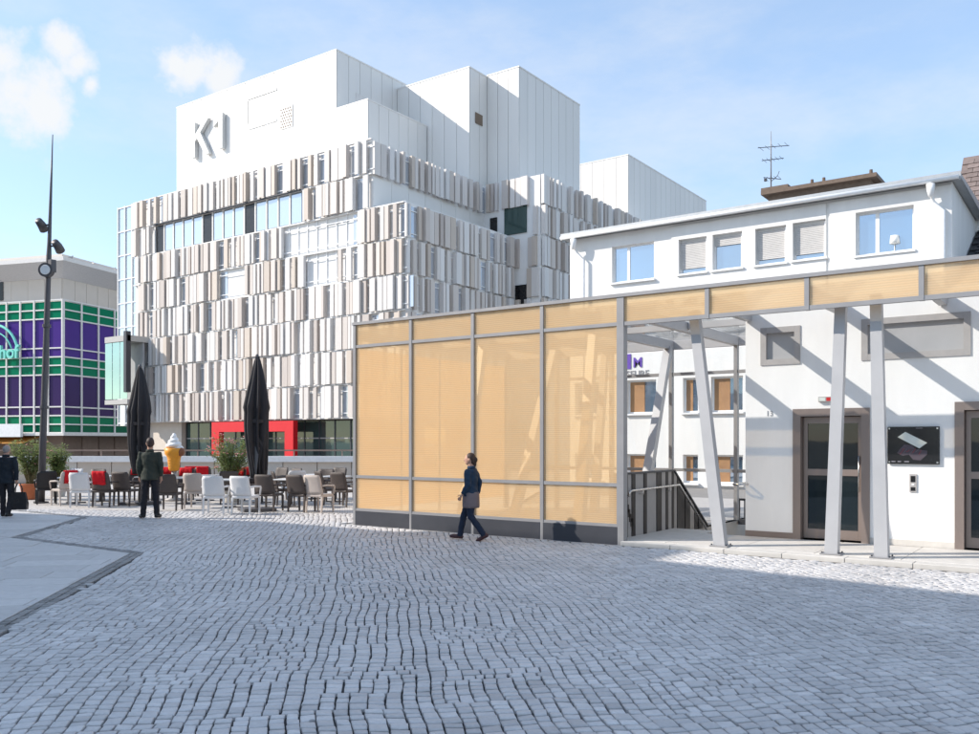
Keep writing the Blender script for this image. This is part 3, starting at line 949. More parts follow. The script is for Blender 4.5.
# stairwell: steps and walls
st = thing('stair_flight', 'concrete stair flight going down behind the striped parapet', 'stairs', (-6.1, 15.9, -1.8))
for k in range(11):
    MB().box(-6.86, -5.36, 15.85 + k * .29, 15.85 + (k + 1) * .29 - .002, -.02 - (k + 1) * .165 - .2, PLZ - .02 - k * .165 - .165).build('step', M_platform, st)
MB().box(-6.86, -5.36, 19.05, 21.5, -1.98, -1.80).build('landing', M_concrete, st)
MB().box(-6.86, -5.36, 21.44, 21.5, -1.80, -.05).build('end_wall', M_beige, st)
MB().box(-6.859, -6.84, 15.86, 21.43, -1.79, -.06).build('side_wall', M_concrete, st)
gr = thing('stair_railing', 'dark bar railing at the back of the stairwell', 'railing', (-6.1, 19.35, -.5))
MB().box(-6.83, -5.38, 19.33, 19.37, .40, .45).build('top_rail', M_darksteel, gr)
MB().box(-6.83, -5.38, 19.33, 19.37, -.14, -.02).build('bottom_rail', M_darksteel, gr)
for k in range(13):
    x = -6.80 + k * .117
    MB().box(x - .012, x + .012, 19.338, 19.362, -.019, .399).build('bar', M_darksteel, gr)
hr2 = thing('wall_handrail', 'short stainless handrail fixed to the corner of the white lift block', 'handrail', (-5.3, 15.6, .9))
MB().tube([(-5.22, 15.27, .98), (-5.22, 15.12, .98), (-5.30, 15.08, .98), (-5.42, 15.12, .98), (-5.42, 15.9, .98), (-5.42, 18.0, -.5)], .021, 10).build('tube', M_inox, hr2, True)

# ================================================================== WHITE LIFT BLOCK
blk = thing('lift_block', 'low white rendered lift block under the canopy with two glazed doors', 'building', (-2.5, BLY, PLZ))
BT = 4.10
WX1 = 4.5
DOORS = [(XatY(795, BLY), XatY(868, BLY), 2.27), (XatY(957, BLY), XatY(957, BLY) + 1.18, 2.33)]
WINS = [(XatY(763, BLY), XatY(798, BLY), 3.12, 3.70), (XatY(864, BLY), XatY(968, BLY), 3.12, 3.72)]
xs = sorted({BLX, WX1, *[d for D_ in DOORS for d in D_[:2]]})
w = MB()
# wall as pieces around the openings (butted), full thickness 0.3
def wall_x(m, x0, x1, z0, z1): m.box(x0, x1, BLY, BLY + .30, z0, z1)
def wall_with_openings(m, x0, x1, z0, z1, ops, y0, y1):
    """rectangular wall in x,z minus rectangular openings, cut into a grid of butted blocks, inner faces left out"""
    X_ = sorted({x0, x1, *[a for o in ops for a in o[:2]]}); Z_ = sorted({z0, z1, *[a for o in ops for a in o[2:4]]})
    def solid(i, j):
        if i < 0 or j < 0 or i >= len(X_) - 1 or j >= len(Z_) - 1: return False
        a = (X_[i] + X_[i + 1]) / 2; b = (Z_[j] + Z_[j + 1]) / 2
        return not any(o[0] < a < o[1] and o[2] < b < o[3] for o in ops)
    for i in range(len(X_) - 1):
        for j in range(len(Z_) - 1):
            if not solid(i, j): continue
            a, b, c, d = X_[i], X_[i + 1], Z_[j], Z_[j + 1]
            P = [(a, y0, c), (b, y0, c), (b, y1, c), (a, y1, c), (a, y0, d), (b, y0, d), (b, y1, d), (a, y1, d)]
            F_ = [(0, 1, 5, 4), (2, 3, 7, 6)]
            if not solid(i - 1, j): F_.append((3, 0, 4, 7))
            if not solid(i + 1, j): F_.append((1, 2, 6, 5))
            if not solid(i, j - 1): F_.append((0, 3, 2, 1))
            if not solid(i, j + 1): F_.append((4, 5, 6, 7))
            m.add(P, F_)
    return m


ops = [(a, b, -1, z) for a, b, z in DOORS] + WINS
wall_with_openings(w, BLX, WX1, PLZ, BT, [(a, b, PLZ, z) for a, b, z in DOORS] + WINS, BLY, BLY + .3)
w.build('front_wall', M_render, blk)
MB().box(BLX, BLX + .3, BLY + .301, 19.5, -2.0, BT).build('side_wall', M_render, blk)
MB().box(BLX + .301, WX1, 19.2, 19.5, -.01, BT).build('rear_wall', M_render, blk)
MB().box(WX1 - .3, WX1, BLY + .301, 19.199, -.01, BT).build('side_wall', M_render, blk)
MB().box(BLX - .04, WX1 + .04, BLY - .02, 19.54, BT + .002, BT + .07).build('roof', M_zinc, blk)
# base strip
for a, b in ((BLX, DOORS[0][0] - .02), (DOORS[0][1] + .02, DOORS[1][0] - .02), (DOORS[1][1] + .02, WX1)):
    MB().box(a, b, BLY - .012, BLY - .001, PLZ, PLZ + .10).build('base_strip', M_doorframe if a == BLX else M_platform, blk)
for di, (a, b, z) in enumerate(DOORS):
    dr = MB()
    dr.box(a - .03, a + .10, BLY - .03, BLY + .22, PLZ, z + .03); dr.box(b - .10, b + .03, BLY - .03, BLY + .22, PLZ, z + .03)
    dr.box(a + .101, b - .101, BLY - .03, BLY + .22, z - .10, z + .03)
    df = dr.build('door_frame', M_doorframe, blk)
    lf = MB()
    a2, b2, y0 = a + .11, b - .11, BLY + .12
    lf.box(a2, a2 + .07, y0, y0 + .05, PLZ + .02, z - .11); lf.box(b2 - .07, b2, y0, y0 + .05, PLZ + .02, z - .11)
    lf.box(a2 + .071, b2 - .071, y0, y0 + .05, PLZ + .02, PLZ + .18); lf.box(a2 + .071, b2 - .071, y0, y0 + .05, z - .22, z - .11)
    lf.box(a2 + .071, b2 - .071, y0, y0 + .05, 1.16, 1.27)
    dl = lf.build('door_leaf', M_doorframe, blk)
    MB().box(a2 + .072, b2 - .072, y0 + .02, y0 + .03, PLZ + .18, 1.16).build('glass', M_doorglass, dl)
    MB().box(a2 + .072, b2 - .072, y0 + .02, y0 + .03, 1.27, z - .22).build('glass', M_doorglass, dl)
    MB().tube([(b2 - .05, y0 - .05, .9), (b2 - .05, y0 - .05, 1.5)], .014, 8).build('handle', M_inox, dl, True)
    MB().box(a - .35, b + .5, BLY + 1.7, BLY + 1.72, PLZ, 2.8).build('lift_back_wall', M_beige if di else M_stripe_light, blk)
    MB().box(a2 + .12, a2 + .40, BLY + 1.0, BLY + 1.3, 1.62, 1.95).build('wall_lamp', M_awning, blk)
    MB().box(a2 + .1, b2 - .05, BLY + 1.1, BLY + 1.4, 1.30, 1.45).build('ledge', M_teal, blk)
for a, b, z0, z1 in WINS:
    f = MB()
    t = .06
    f.box(a - .04, a + t, BLY - .02, BLY + .10, z0 - .04, z1 + .04); f.box(b - t, b + .04, BLY - .02, BLY + .10, z0 - .04, z1 + .04)
    f.box(a + t + .001, b - t - .001, BLY - .02, BLY + .10, z0 - .04, z0 + t); f.box(a + t + .001, b - t - .001, BLY - .02, BLY + .10, z1 - t, z1 + .04)
    wf = f.build('window', M_frame_grey, blk)
    MB().box(a + t, b - t, BLY + .05, BLY + .07, z0 + t, z1 - t).build('pane', M_frost, wf)
# things on the wall
sg = thing('map_board', 'black information board with pale plan drawing on the white wall', 'board', (XatY(914, BLY), BLY, 1.4))
sx0, sx1 = XatY(888, BLY), XatY(940, BLY)
sz0, sz1 = 1.38, 1.98
MB().bevbox(sx0, sx1, BLY - .045, BLY - .015, sz0, sz1, .004).build('panel', M_black, sg)
for cx_, cz_ in ((sx0 + .03, sz0 + .03), (sx1 - .03, sz0 + .03), (sx0 + .03, sz1 - .03), (sx1 - .03, sz1 - .03)):
    MB().box(cx_ - .012, cx_ + .012, BLY - .052, BLY - .0005, cz_ - .012, cz_ + .012).build('spacer_bolt', M_inox, sg)
def on_board(fx, fz): return (sx0 + (sx1 - sx0) * fx, sz0 + (sz1 - sz0) * fz)
MB().prism_xz([on_board(.20, .72), on_board(.35, .86), on_board(.77, .57), on_board(.62, .42)], BLY - .049, BLY - .0455).build('plan_upper_deck', M_signwhite, sg)
MB().prism_xz([on_board(.19, .29), on_board(.24, .40), on_board(.33, .52), on_board(.48, .50), on_board(.55, .40), on_board(.77, .36), on_board(.77, .26), on_board(.64, .10), on_board(.50, .12), on_board(.42, .25), on_board(.30, .22)], BLY - .048, BLY - .0455).build('plan_lower_deck', M_signpink, sg)
for k in range(7):
    a0 = on_board(.25 + .06 * k, .26 + .03 * (k % 3)); a1 = on_board(.33 + .055 * k, .42 - .02 * (k % 4))
    MB().beam((a0[0], BLY - .0495, a0[1]), (a1[0], BLY - .0495, a1[1]), .006, .003).build('plan_line', M_sign_line if k % 2 else M_redlamp, sg)
for k, (fx, wd) in enumerate(((.08, .06), (.20, .05), (.33, .07))):
    a0 = on_board(fx, .05); MB().box(a0[0], a0[0] + wd, BLY - .048, BLY - .0455, a0[1], a0[1] + .018).build('legend_mark', M_sign_line, sg)
a0 = on_board(.55, .95); MB().box(a0[0], a0[0] + .10, BLY - .048, BLY - .0455, a0[1], a0[1] + .008).build('caption_mark', M_sign_line, sg)
cp = thing('lift_call_panel', 'narrow steel lift call panel below the black board', 'call panel', (XatY(913, BLY), BLY, 1.0))
cx0, cx1 = XatY(909.5, BLY), XatY(917, BLY)
MB().bevbox(cx0, cx1, BLY - .02, BLY - .001, .93, 1.22, .004).build('plate', M_frame_grey, cp)
MB().box(cx0 + .02, cx1 - .02, BLY - .023, BLY - .0205, 1.09, 1.19).build('display', M_black, cp)
MB().box(cx0 + .035, cx1 - .035, BLY - .028, BLY - .0205, 1.04, 1.065).build('button', M_frame_white, cp)
MB().box(cx0 + .02, cx1 - .02, BLY - .0225, BLY - .0205, .95, 1.01).build('lower_plate', M_black, cp)
ei = thing('door_indicator', 'small white and red indicator box above the glazed door', 'sign', (XatY(826, BLY), BLY, 2.42))
ix0, ix1 = XatY(819, BLY), XatY(833, BLY)
MB().bevbox(ix0, ix1, BLY - .06, BLY - .001, 2.41, 2.50, .006).build('housing', M_frame_grey, ei)
MB().box(ix0 + .015, ix0 + .12, BLY - .064, BLY - .0605, 2.425, 2.485).build('white_field', M_signwhite, ei)
MB().box(ix0 + .135, ix1 - .02, BLY - .064, BLY - .0605, 2.425, 2.485).build('red_field', M_redlamp, ei)
hn = thing('house_number', 'small grey house number on the white wall beside the door', 'number', (XatY(770, BLY), BLY, 2.2))
text_mesh('digits', '13', .13, .004, M_greytext, hn, (XatY(766, BLY), BLY - .005, 2.19), (R(90), 0, 0))

# ================================================================== WHITE HOUSE BEHIND
HY = 32.0
HX0, HX1 = XatY(570, HY), XatY(952, HY)
HZ = 10.25
house = thing('white_house', 'white rendered house with zinc gutter and roller shutters behind the canopy', 'house', ((HX0 + HX1) / 2, HY, 0))
upper = []
for (u0, u1, vt, vb, kind) in ((612, 654, 244, 281, 'big'), (679, 707, 238, 273, 'shut'), (713, 742.5, 233, 269, 'half'), (755.5, 786.5, 227, 264, 'shut'), (793, 826, 221, 259, 'shut'), (856, 914, 209, 253, 'lamp')):
    uc = (u0 + u1) / 2
    upper.append((XatY(u0, HY), XatY(u1, HY), ZatY(uc, vb, HY), ZatY(uc, vt, HY), kind))
lower = []
STO = 2.75
base_row = upper[0][2] - STO
for (u0, u1) in ((575, 602), (627, 656), (683, 698), (711, 743), (770, 800), (840, 880)):
    for z0, z1 in ((5.95, 7.15), (2.85, 4.20), (.12, 1.22)):
        lower.append((XatY(u0, HY), XatY(u1, HY), z0, z1, 'room'))
allw = upper + lower
wall_with_openings(MB(), HX0, HX1, -.05, HZ, [], HY, HY + .3)
hw = MB(); wall_with_openings(hw, HX0, HX1, -.05, HZ, [a[:4] for a in allw], HY, HY + .35)
hw.build('front_wall', M_render2, house)
MB().box(HX1 - .3, HX1, HY + .351, HY + 11, -.05, HZ).build('side_wall', M_render2, house)
MB().box(HX0, HX0 + .3, HY + .351, HY + 11, -.05, HZ).build('side_wall', M_render2, house)
MB().box(HX0 + .31, HX1 - .31, HY + 2.2, HY + 2.3, -.05, HZ).build('inner_wall', M_frame_grey, house)
# projecting bay of render at both ends (a shallow step in the wall)
sx_ = XatY(830, HY)
ends = MB(); wall_with_openings(ends, sx_, HX1 + .002, 5.6, HZ - .1, [upper[5][:4]], HY - .07, HY - .001); ends.build('raised_render', M_render2, house)
sx2 = XatY(672, HY)
ends = MB(); wall_with_openings(ends, sx2, sx_ - .12, 5.6, HZ - .1, [u[:4] for u in upper[1:5]], HY - .05, HY - .001); ends.build('raised_render', M_render2, house)
# flat zinc roof with gutter
roof = MB().hexa([(HX0 - .25, HY - .35, HZ + .02), (HX1 + .3, HY - .35, HZ + .02), (HX1 + .3, HY + 11.2, HZ + .02), (HX0 - .25, HY + 11.2, HZ + .02), (HX0 - .25, HY - .35, HZ + .14), (HX1 + .3, HY - .35, HZ + .14), (HX1 + .3, HY + 11.2, HZ + .5), (HX0 - .25, HY + 11.2, HZ + .5)]).build('roof', M_zinc, house)
MB().tube([(HX0 - .2, HY - .43, HZ + .02), (HX1 + .25, HY - .43, HZ + .02)], .075, 8).build('gutter', M_frame_white, roof, True)
MB().box(HX0 - .25, HX1 + .3, HY - .36, HY - .352, HZ - .06, HZ + .22).build('fascia', M_zinc, roof)
for (xx, yo) in ((HX0 + .75, 0), (HX1 - .22, 0)):
    m = MB(); m.tube([(xx - .35, HY - .42, HZ - .02), (xx - .35, HY - .36, HZ - .35), (xx - .30, HY - .2, HZ - .62), (xx, HY - .16, HZ - .95), (xx, HY - .16, 0.1)], .055, 8)
    m.lathe([(.07, -.42), (.12, -.2), (.14, 0)], 10, (xx - .35, HY - .40, HZ - .08))
    m.build('downpipe', M_frame_white, house, True)
for (a, b, z0, z1, kind) in allw:
    f = MB(); t = .07; yw = HY + .16
    f.box(a, a + t, yw, yw + .07, z0, z1); f.box(b - t, b, yw, yw + .07, z0, z1)
    f.box(a + t + .001, b - t - .001, yw, yw + .07, z0, z0 + t); f.box(a + t + .001, b - t - .001, yw, yw + .07, z1 - t, z1)
    if kind in ('big', 'lamp'):
        c = a + (b - a) * .36
        f.box(c - .06, c + .06, yw, yw + .07, z0 + t + .001, z1 - t - .001)
    wf = f.build('window', M_frame_white, house)
    if kind == 'room':
        MB().box(a + t, b - t, yw + .03, yw + .04, z0 + t, z1 - t).build('pane', M_win_pale if z0 > 3.5 else M_win, wf)
        if a > -16: MB().box(a + t, a + (b - a) * .55, yw + .015, yw + .028, z0 + t, z1 - t).build('painted_reflection', M_orange_reflection, wf)  # reflection of the orange mesh, painted as a strip over the pane
    elif kind == 'shut':
        MB().box(a + t, b - t, yw + .03, yw + .04, z0 + t, z1 - t).build('pane', M_win, wf)
        k = z1 - t
        while k > z0 + .22:
            MB().prism_xz([(a + t - .03, k - .055), (b - t + .03, k - .055), (b - t + .03, k - .004), (a + t - .03, k - .004)], yw - .045, yw - .022).build('shutter_slat', M_shutter, wf)
            k -= .06
    elif kind == 'half':
        MB().box(a + t, b - t, yw + .03, yw + .04, z0 + t, z1 - t).build('pane', M_win, wf)
        k = z1 - t
        while k > z1 - .42:
            MB().box(a + t - .03, b - t + .03, yw - .045, yw - .022, k - .055, k - .004).build('shutter_slat', M_shutter, wf)
            k -= .06
    else:
        MB().box(a + t, c - .061, yw + .03, yw + .04, z0 + t, z1 - t).build('pane', M_win, wf)
        MB().box(c + .061, b - t, yw + .03, yw + .04, z0 + t, z1 - t).build('pane', M_win, wf)
    MB().box(a - .06, b + .06, HY - .13, HY + .15, z0 - .07, z0 - .002).build('sill', M_frame_white, wf)
    if kind in ('shut', 'half'):
        MB().box(b - t - .02, b - t + .045, yw - .06, yw - .047, z0 + .05, z1 - .05).build('guide_rail', M_frame_white, wf)
# a small lamp on the sill behind the widest pane
a, b, z0, z1, kind = upper[5]
tl = thing('table_lamp', 'small white table lamp on the sill of the widest upper window', 'lamp', (a + (b - a) * .66, HY + .135, z0), world=False)
MB().lathe([(.10, 0), (.10, .02), (.015, .03), (.012, .34)], 12).build('lamp_foot', M_orchid, tl, True)
MB().lathe([(.16, .32), (.13, .58)], 16).build('lamp_shade', M_orchid, tl, True)
# hairdresser's lettering on the lower wall
hs = thing('wall_lettering', 'violet square and M with grey letters SEURE on the white house wall', 'sign', (XatY(640, HY), HY, 3.9))
vx = XatY(620, HY)
MB().box(vx, XatY(631, HY), HY - .03, HY - .004, ZatY(630, 369, HY), ZatY(630, 354, HY)).build('violet_square', M_violet, hs)
text_mesh('letter', 'M', .55, .012, M_violet, hs, (XatY(633, HY), HY - .015, ZatY(630, 367.5, HY)), (R(90), 0, 0), bold=.01)
text_mesh('lettering', 'SEURE', .36, .012, M_greytext, hs, (XatY(626.5, HY), HY - .015, ZatY(630, 377, HY)), (R(90), 0, 0))

# rooftop behind: brown parapet, chimney-ish posts, aerial
BHY = 41.0
bx0, bx1 = XatY(766, BHY), XatY(873, BHY)
bzl, bzr = ZatY(766, 188, BHY), ZatY(873, 178, BHY)
bh = thing('brown_attic', 'dark brown attic storey rising behind the white house roof', 'building', ((bx0 + bx1) / 2, BHY, 0))
zt = (bzl + bzr) / 2
MB().box(bx0, bx1, BHY, BHY + 6, 0, zt - .75).build('wall', M_brown, bh)
for k in range(4):
    MB().box(bx0 + .05, bx1 - .05, BHY - .02 - .03 * (k % 2), BHY - .001, zt - .74 - k * .3 - .02, zt - .52 - k * .3 - .02).build('board', M_brown, bh)
MB().box(bx0 + .1, bx1 - .1, BHY + .02, BHY + 6, zt - .749, zt - .20).build('attic_wall', M_brown, bh)
MB().box(bx0 - .15, bx1 + .2, BHY - .3, BHY + 6.1, zt - .198, zt - .02).build('roof_edge', M_brown, bh)
MB().box(bx0 - .15, bx0 + 1.1, BHY - .28, BHY + 2, zt - .018, zt + .12).build('vent_block', M_brown, bh)
for uu in (806, 818, 866):
    xx = XatY(uu, BHY); MB().tube([(xx, BHY + 1, zt - .03), (xx, BHY + 1, zt + .5)], [.1, .07], 8).build('flue', M_brown, bh)
ant = thing('roof_aerial', 'tall roof aerial mast with crossed rods on the brown attic', 'aerial', (XatY(767, BHY), BHY + .6, zt + .12), world=False)
MB().tube([(0, 0, 0), (0, 0, 2.2), (0, 0, 2.9)], [.035, .03, .012], 8).build('mast', M_steel, ant, True)
for z, L, a in ((2.15, 1.35, .1), (1.55, .9, -.3), (.65, .7, .4)):
    MB().tube([(-L * .42, -.2, z + a * .12), (L * .58, .25, z - a * .12)], .018, 6).build('boom', M_darksteel, ant)
    for k in range(5):
        x = -L * .35 + L * .22 * k
        MB().tube([(x, -.35 + .02 * k, z), (x, .35 - .02 * k, z)], .009, 5).build('rod', M_darksteel, ant)
MB().tube([(0, 0, .5), (.3, .05, .75), (.38, .05, .95)], .016, 6).build('stay', M_darksteel, ant)
MB().box(-.32, -.2, -.05, .05, .56, .68).build('amplifier_box', M_darksteel, ant)
# tiled roofs on the right
def tiled_roof(name, label, x0, x1, y0, y1, z0, z1, mt, tw, th, wallm, wall_z):
    r = thing(name, label, 'house', ((x0 + x1) / 2, y0, 0))
    MB().hexa([(x0, y0 + .3, wall_z), (x1, y0 + .3, wall_z), (x1, y1, wall_z), (x0, y1, wall_z), (x0, y0 + .3, z0 - .12), (x1, y0 + .3, z0 - .12), (x1, y1, z1 - .12), (x0, y1, z1 - .12)]).build('wall', wallm, r)
    rp_ = MB().hexa([(x0 - .1, y0, z0 - .1), (x1, y0, z0 - .1), (x1, y1, z1 - .1), (x0 - .1, y1, z1 - .1), (x0 - .1, y0, z0), (x1, y0, z0), (x1, y1, z1), (x0 - .1, y1, z1)]).build('roof', mt, r)
    sl = math.hypot(y1 - y0, z1 - z0); ux = Vector((0, (y1 - y0) / sl, (z1 - z0) / sl)); nn = Vector((0, -ux.z, ux.y))
    rows = int(sl / th); cols = int((x1 - x0) / tw)
    tmm = MB(); a = Vector((0, 0, 0))
    tmm.hexa([a, a + Vector((tw * .96, 0, 0)), a + Vector((tw * .96, 0, 0)) + ux * th * 1.05, a + ux * th * 1.05] + [a + nn * .05, a + Vector((tw * .96, 0, 0)) + nn * .05, a + Vector((tw * .96, 0, 0)) + ux * th * 1.05 + nn * .015, a + ux * th * 1.05 + nn * .015])
    me = tmm.mesh('tile', mt)
    cnt = 0
    for i in range(rows):
        for j in range(cols):
            if cnt >= 290: break
            p_ = Vector((x0 - .08 + j * tw + (.5 * tw if i % 2 else 0), y0, z0 + .004)) + ux * th * i
            inst('tile', me, rp_, p_); cnt += 1
    return r


tx0 = XatY(956, 38.0)
tiled_roof('brown_tiled_house', 'house with brown tiled roof at the right behind the white house', tx0, tx0 + 7, 38.0, 41.0, ZatY(956, 214, 38), ZatY(956, 214, 38) + 3.0, M_rooftile, .42, .36, M_render2, 0)
bt0 = HX1 + .35
tiled_roof('black_tiled_house', 'low house with black tiled roof against the white house side wall', bt0 - .2, bt0 + 6, 33.0, 39.0, 7.2, 10.2, M_blacktile, .42, .40, M_render2, 0)

# ================================================================== K1 BUILDING
KY = 40.0
K0, K1, K2 = -63.6, -35.1, -37.8          # facade left end, lower right corner, upper tier right corner
k1 = thing('cultural_building', 'large white building with K1 sign and rows of beige vertical fins', 'building', (-49.3, KY, 0))
ROWZ = [3.2 + 2.2 * i for i in range(9)]   # 3.2 .. 20.8
MB().box(K0, K1, KY + .5, 75, 3.2, 16.5).build('lower_body', M_backing, k1)
MB().box(K0, K2, KY + .5, 75, 16.501, 20.7).build('upper_tier', M_backing, k1)
MB().box(-41.5, -32.9, 52.5, 82, 0, 20.7).build('rear_tier', M_backing, k1)
MB().box(K1 + .001, K1 + 0.45, KY + .52, 52.4, 3.2, 3.4).build('soffit_edge', M_joint, k1)


def clad_box(nm, x0, x1, y0, y1, z0, z1, left=False):
    core = MB().box(x0 + .06, x1 - .06, y0 + .06, y1, z0, z1 - .05).build(nm, M_joint, k1)
    wdt = 1.15
    n = max(1, round((x1 - x0) / wdt)); pw = (x1 - x0) / n
    me = MB().box(.018, pw - .018, 0, .058, z0, z1).mesh('cladding_panel', M_clad)
    for i in range(n): inst('cladding_panel', me, core, (x0 + i * pw, y0, 0))
    n = max(1, round((y1 - y0) / wdt)); pw = (y1 - y0 - .06) / n
    me = MB().box(-.058, 0, .018, pw - .018, z0, z1).mesh('cladding_panel', M_clad)
    for i in range(n): inst('cladding_panel', me, core, (x1, y0 + .06 + i * pw, 0))
    MB().box(x0 - .03, x1 + .03, y0 - .03, y1, z1 + .001, z1 + .10).build('parapet_cap', M_clad, core)
    return core


TY = 45.0
tower = clad_box('tower', -64.7, -45.6, TY, 57, 20.701, 30.1)
clad_box('annex', -45.58, -42.5, TY, 51.5, 20.701, 25.8)
clad_box('stage_tower', -45.58, -38.5, 51.6, 60, 20.701, 29.4)
clad_box('side_tower', -38.48, -35.6, 53.86, 63, 20.701, 29.5)
clad_box('far_tower', -43.0, -35.6, 71.9, 90.8, 16.0, 27.8)
# details on the tower front
gx0, gx1 = XatY(280.5, TY), XatY(293, TY)
vent = MB().box(gx0, gx1, TY - .05, TY - .001, ZatY(287, 128, TY), ZatY(287, 106, TY)).build('vent', M_trim, k1)
gz0, gz1 = ZatY(287, 128, TY), ZatY(287, 106, TY)
M_ventdark = mat('vent_slot', (0.20, 0.15, 0.11), 0.8)
vm_ = MB().box(0, (gx1 - gx0) / 11, 0, .01, 0, (gz1 - gz0) / 15).mesh('vent_slot', M_ventdark)
for i in range(5):
    for j in range(7):
        inst('vent_slot', vm_, vent, (gx0 + (gx1 - gx0) * (i * 2 + .5 + (j % 2)) / 11, TY - .062, gz0 + (gz1 - gz0) * (j * 2 + .7) / 15))
for vv in (100, 130):
    MB().hexa([(XatY(248, TY), TY - .06, ZatY(248, vv, TY)), (XatY(277, TY), TY - .06, ZatY(248, vv, TY)), (XatY(277, TY), TY - .002, ZatY(248, vv, TY)), (XatY(248, TY), TY - .002, ZatY(248, vv, TY)),
               (XatY(248, TY), TY - .002, ZatY(248, vv, TY) + .55), (XatY(277, TY), TY - .002, ZatY(248, vv, TY) + .55), (XatY(277, TY), TY - .001, ZatY(248, vv, TY) + .56), (XatY(248, TY), TY - .001, ZatY(248, vv, TY) + .56)]).build('louvre_hood', M_clad, k1)
MB().box(XatY(248, TY), XatY(248, TY) + .06, TY - .03, TY - .002, ZatY(248, 128, TY), ZatY(248, 101, TY)).build('seam_strip', M_joint, k1)
MB().box(-45.6 + .001, -45.56, 47.0, 47.9, ZatY(290, 95, TY) - 1.4, ZatY(290, 95, TY) - .3).build('side_vent', M_trim, k1)
MB().box(-38.47, -38.44, 52.3, 53.2, 25.5, 26.3).build('side_vent', M_ventdark, k1)
# K1 letters: separate standing letters
lk = thing('facade_letters', 'raised grey K1 letters on the white upper tower', 'letters', (XatY(210, TY), TY, 24))
kx0, kx1 = XatY(195.5, TY), XatY(212, TY)
kz0, kz1 = ZatY(203, 157, TY), ZatY(203, 122, TY)
yk0, yk1 = TY - .38, TY - .06
s_ = (kx1 - kx0) * .19
K = MB()
K.prism_xz([(kx0, kz0), (kx0 + s_, kz0), (kx0 + s_, kz1), (kx0, kz1)], yk0, yk1)
km = (kz0 + kz1) / 2
K.prism_xz([(kx0 + s_ + .01, km - .15), (kx0 + s_ + .01, km + .4), (kx1 - s_ * 1.2, kz1), (kx1, kz1)], yk0, yk1)
K.prism_xz([(kx0 + s_ * 1.6, km + .12), (kx0 + s_ * 2.5, km + .6), (kx1 + .1, kz0), (kx1 - s_ * 1.1, kz0)], yk0 + .003, yk1)
K.build('letter', M_letter, lk)
ox0, ox1 = XatY(217, TY), XatY(226, TY)
oz0, oz1 = ZatY(222, 150, TY), ZatY(222, 115, TY)
one = MB()
s2 = (ox1 - ox0) * .42
one.prism_xz([(ox1 - s2, oz0), (ox1, oz0), (ox1, oz1), (ox1 - s2, oz1)], yk0, yk1)
one.prism_xz([(ox1 - s2 - .01, oz1 - .01), (ox1 - s2 - .01, oz1 - .55), (ox0, oz1 - .95), (ox0, oz1 - .42)], yk0 + .003, yk1)
one.build('letter', M_letter, lk)

# fins -------------------------------------------------------------
rf = random.Random(5)
FINS = []     # (x, y, z, w, d, axis, mat)   axis 0: on a -Y face, 1: on a +X face
GAPS = []     # panes behind gaps


def fin_row(axis, c, s0, s1, z, skip=None):
    s = s0 + rf.uniform(0, .15)
    while s < s1 - .3:
        w_ = rf.choice((.22, .30, .30, .42, .55)); dp = rf.choice((.16, .24, .34))
        if s + w_ > s1: break
        if not (skip and any(a < s + w_ / 2 < b for a, b in skip)):
            FINS.append((axis, c, s, z, w_, dp, rf.choice((0, 0, 1, 1, 1, 2, 3, 3, 4))))
        g = rf.choice((.04, .08, .12, .16, .22, .30, .45, .75))
        if g > .5: GAPS.append((axis, c, s + w_, z, g))
        s += w_ + g


bare = (XatY(284, KY), XatY(352, KY))
bare2 = (XatY(215, KY), XatY(240, KY)); bare3 = (XatY(302, KY), XatY(330, KY))
for r in range(6):
    sk = []
    if r == 5: sk = [bare]
    if r == 4: sk = [bare2, bare3]
    fin_row(0, KY, K0 + (0.6 if r < 6 else 0), K1 + .1, ROWZ[r], sk)
strip = (XatY(151, KY), XatY(298, KY))
fin_row(0, KY, K0 - .2, K2, ROWZ[6], [strip])
fin_row(0, KY, K0 - .2, K2, ROWZ[7])
for r in range(0, 6): fin_row(1, K1, KY + .3, 52.2, ROWZ[r])
fin_row(1, K2, KY + .3, 52.3, ROWZ[7] - .1)
for r in range(2, 8):
    fin_row(0, 52.2, -37.6 if r == 7 else -35.0, -32.9, ROWZ[r], [(-36.6, -34.0)] if r in (6,) else ([(-35.4, -34.0)] if r == 4 else None))
    fin_row(1, -32.9, 52.5, 72, ROWZ[r])
fin_me = {}


def fin_mesh(w_, dp, mi, axis):
    k = (w_, dp, mi, axis)
    if k not in fin_me:
        m = MB()
        # folded sheet: front leaf and one return leaf, plus a slim second return
        h0, h1 = .05, 2.12
        if axis == 0:
            m.box(0, w_, -dp, -dp + .035, h0, h1); m.box(w_ - .035, w_, -dp + .036, .0, h0, h1); m.box(0, .035, -dp + .036, -dp * .45, h0, h1)
        else:
            m.box(dp - .035, dp, 0, w_, h0, h1); m.box(0, dp - .036, 0, .035, h0, h1); m.box(dp * .45, dp - .036, w_ - .035, w_, h0, h1)
        fin_me[k] = m.mesh('fin', M_fins[mi])
    return fin_me[k]


def fin_loc(f):
    axis, c, s, z = f[:4]
    return (s, c + .34, z) if axis == 0 else (c + .08, s, z)


def camd(f):
    l = fin_loc(f); return (math.hypot(l[0], l[1]), )


# the 300 that show largest: front face first by distance, those hidden behind the pavilion last
def shown(f):
    x, y, z = fin_loc(f)
    d = x * FX + y * FY; u = 489.5 + 870 * (x * RX + y * RY) / d; v = 441 - 870 * (z + 1.1 - CAM_H) / d
    hid = (u > 358 and v > 325 - .115 * (u - 360)) or u > 640
    return (1 if hid else 0, d)


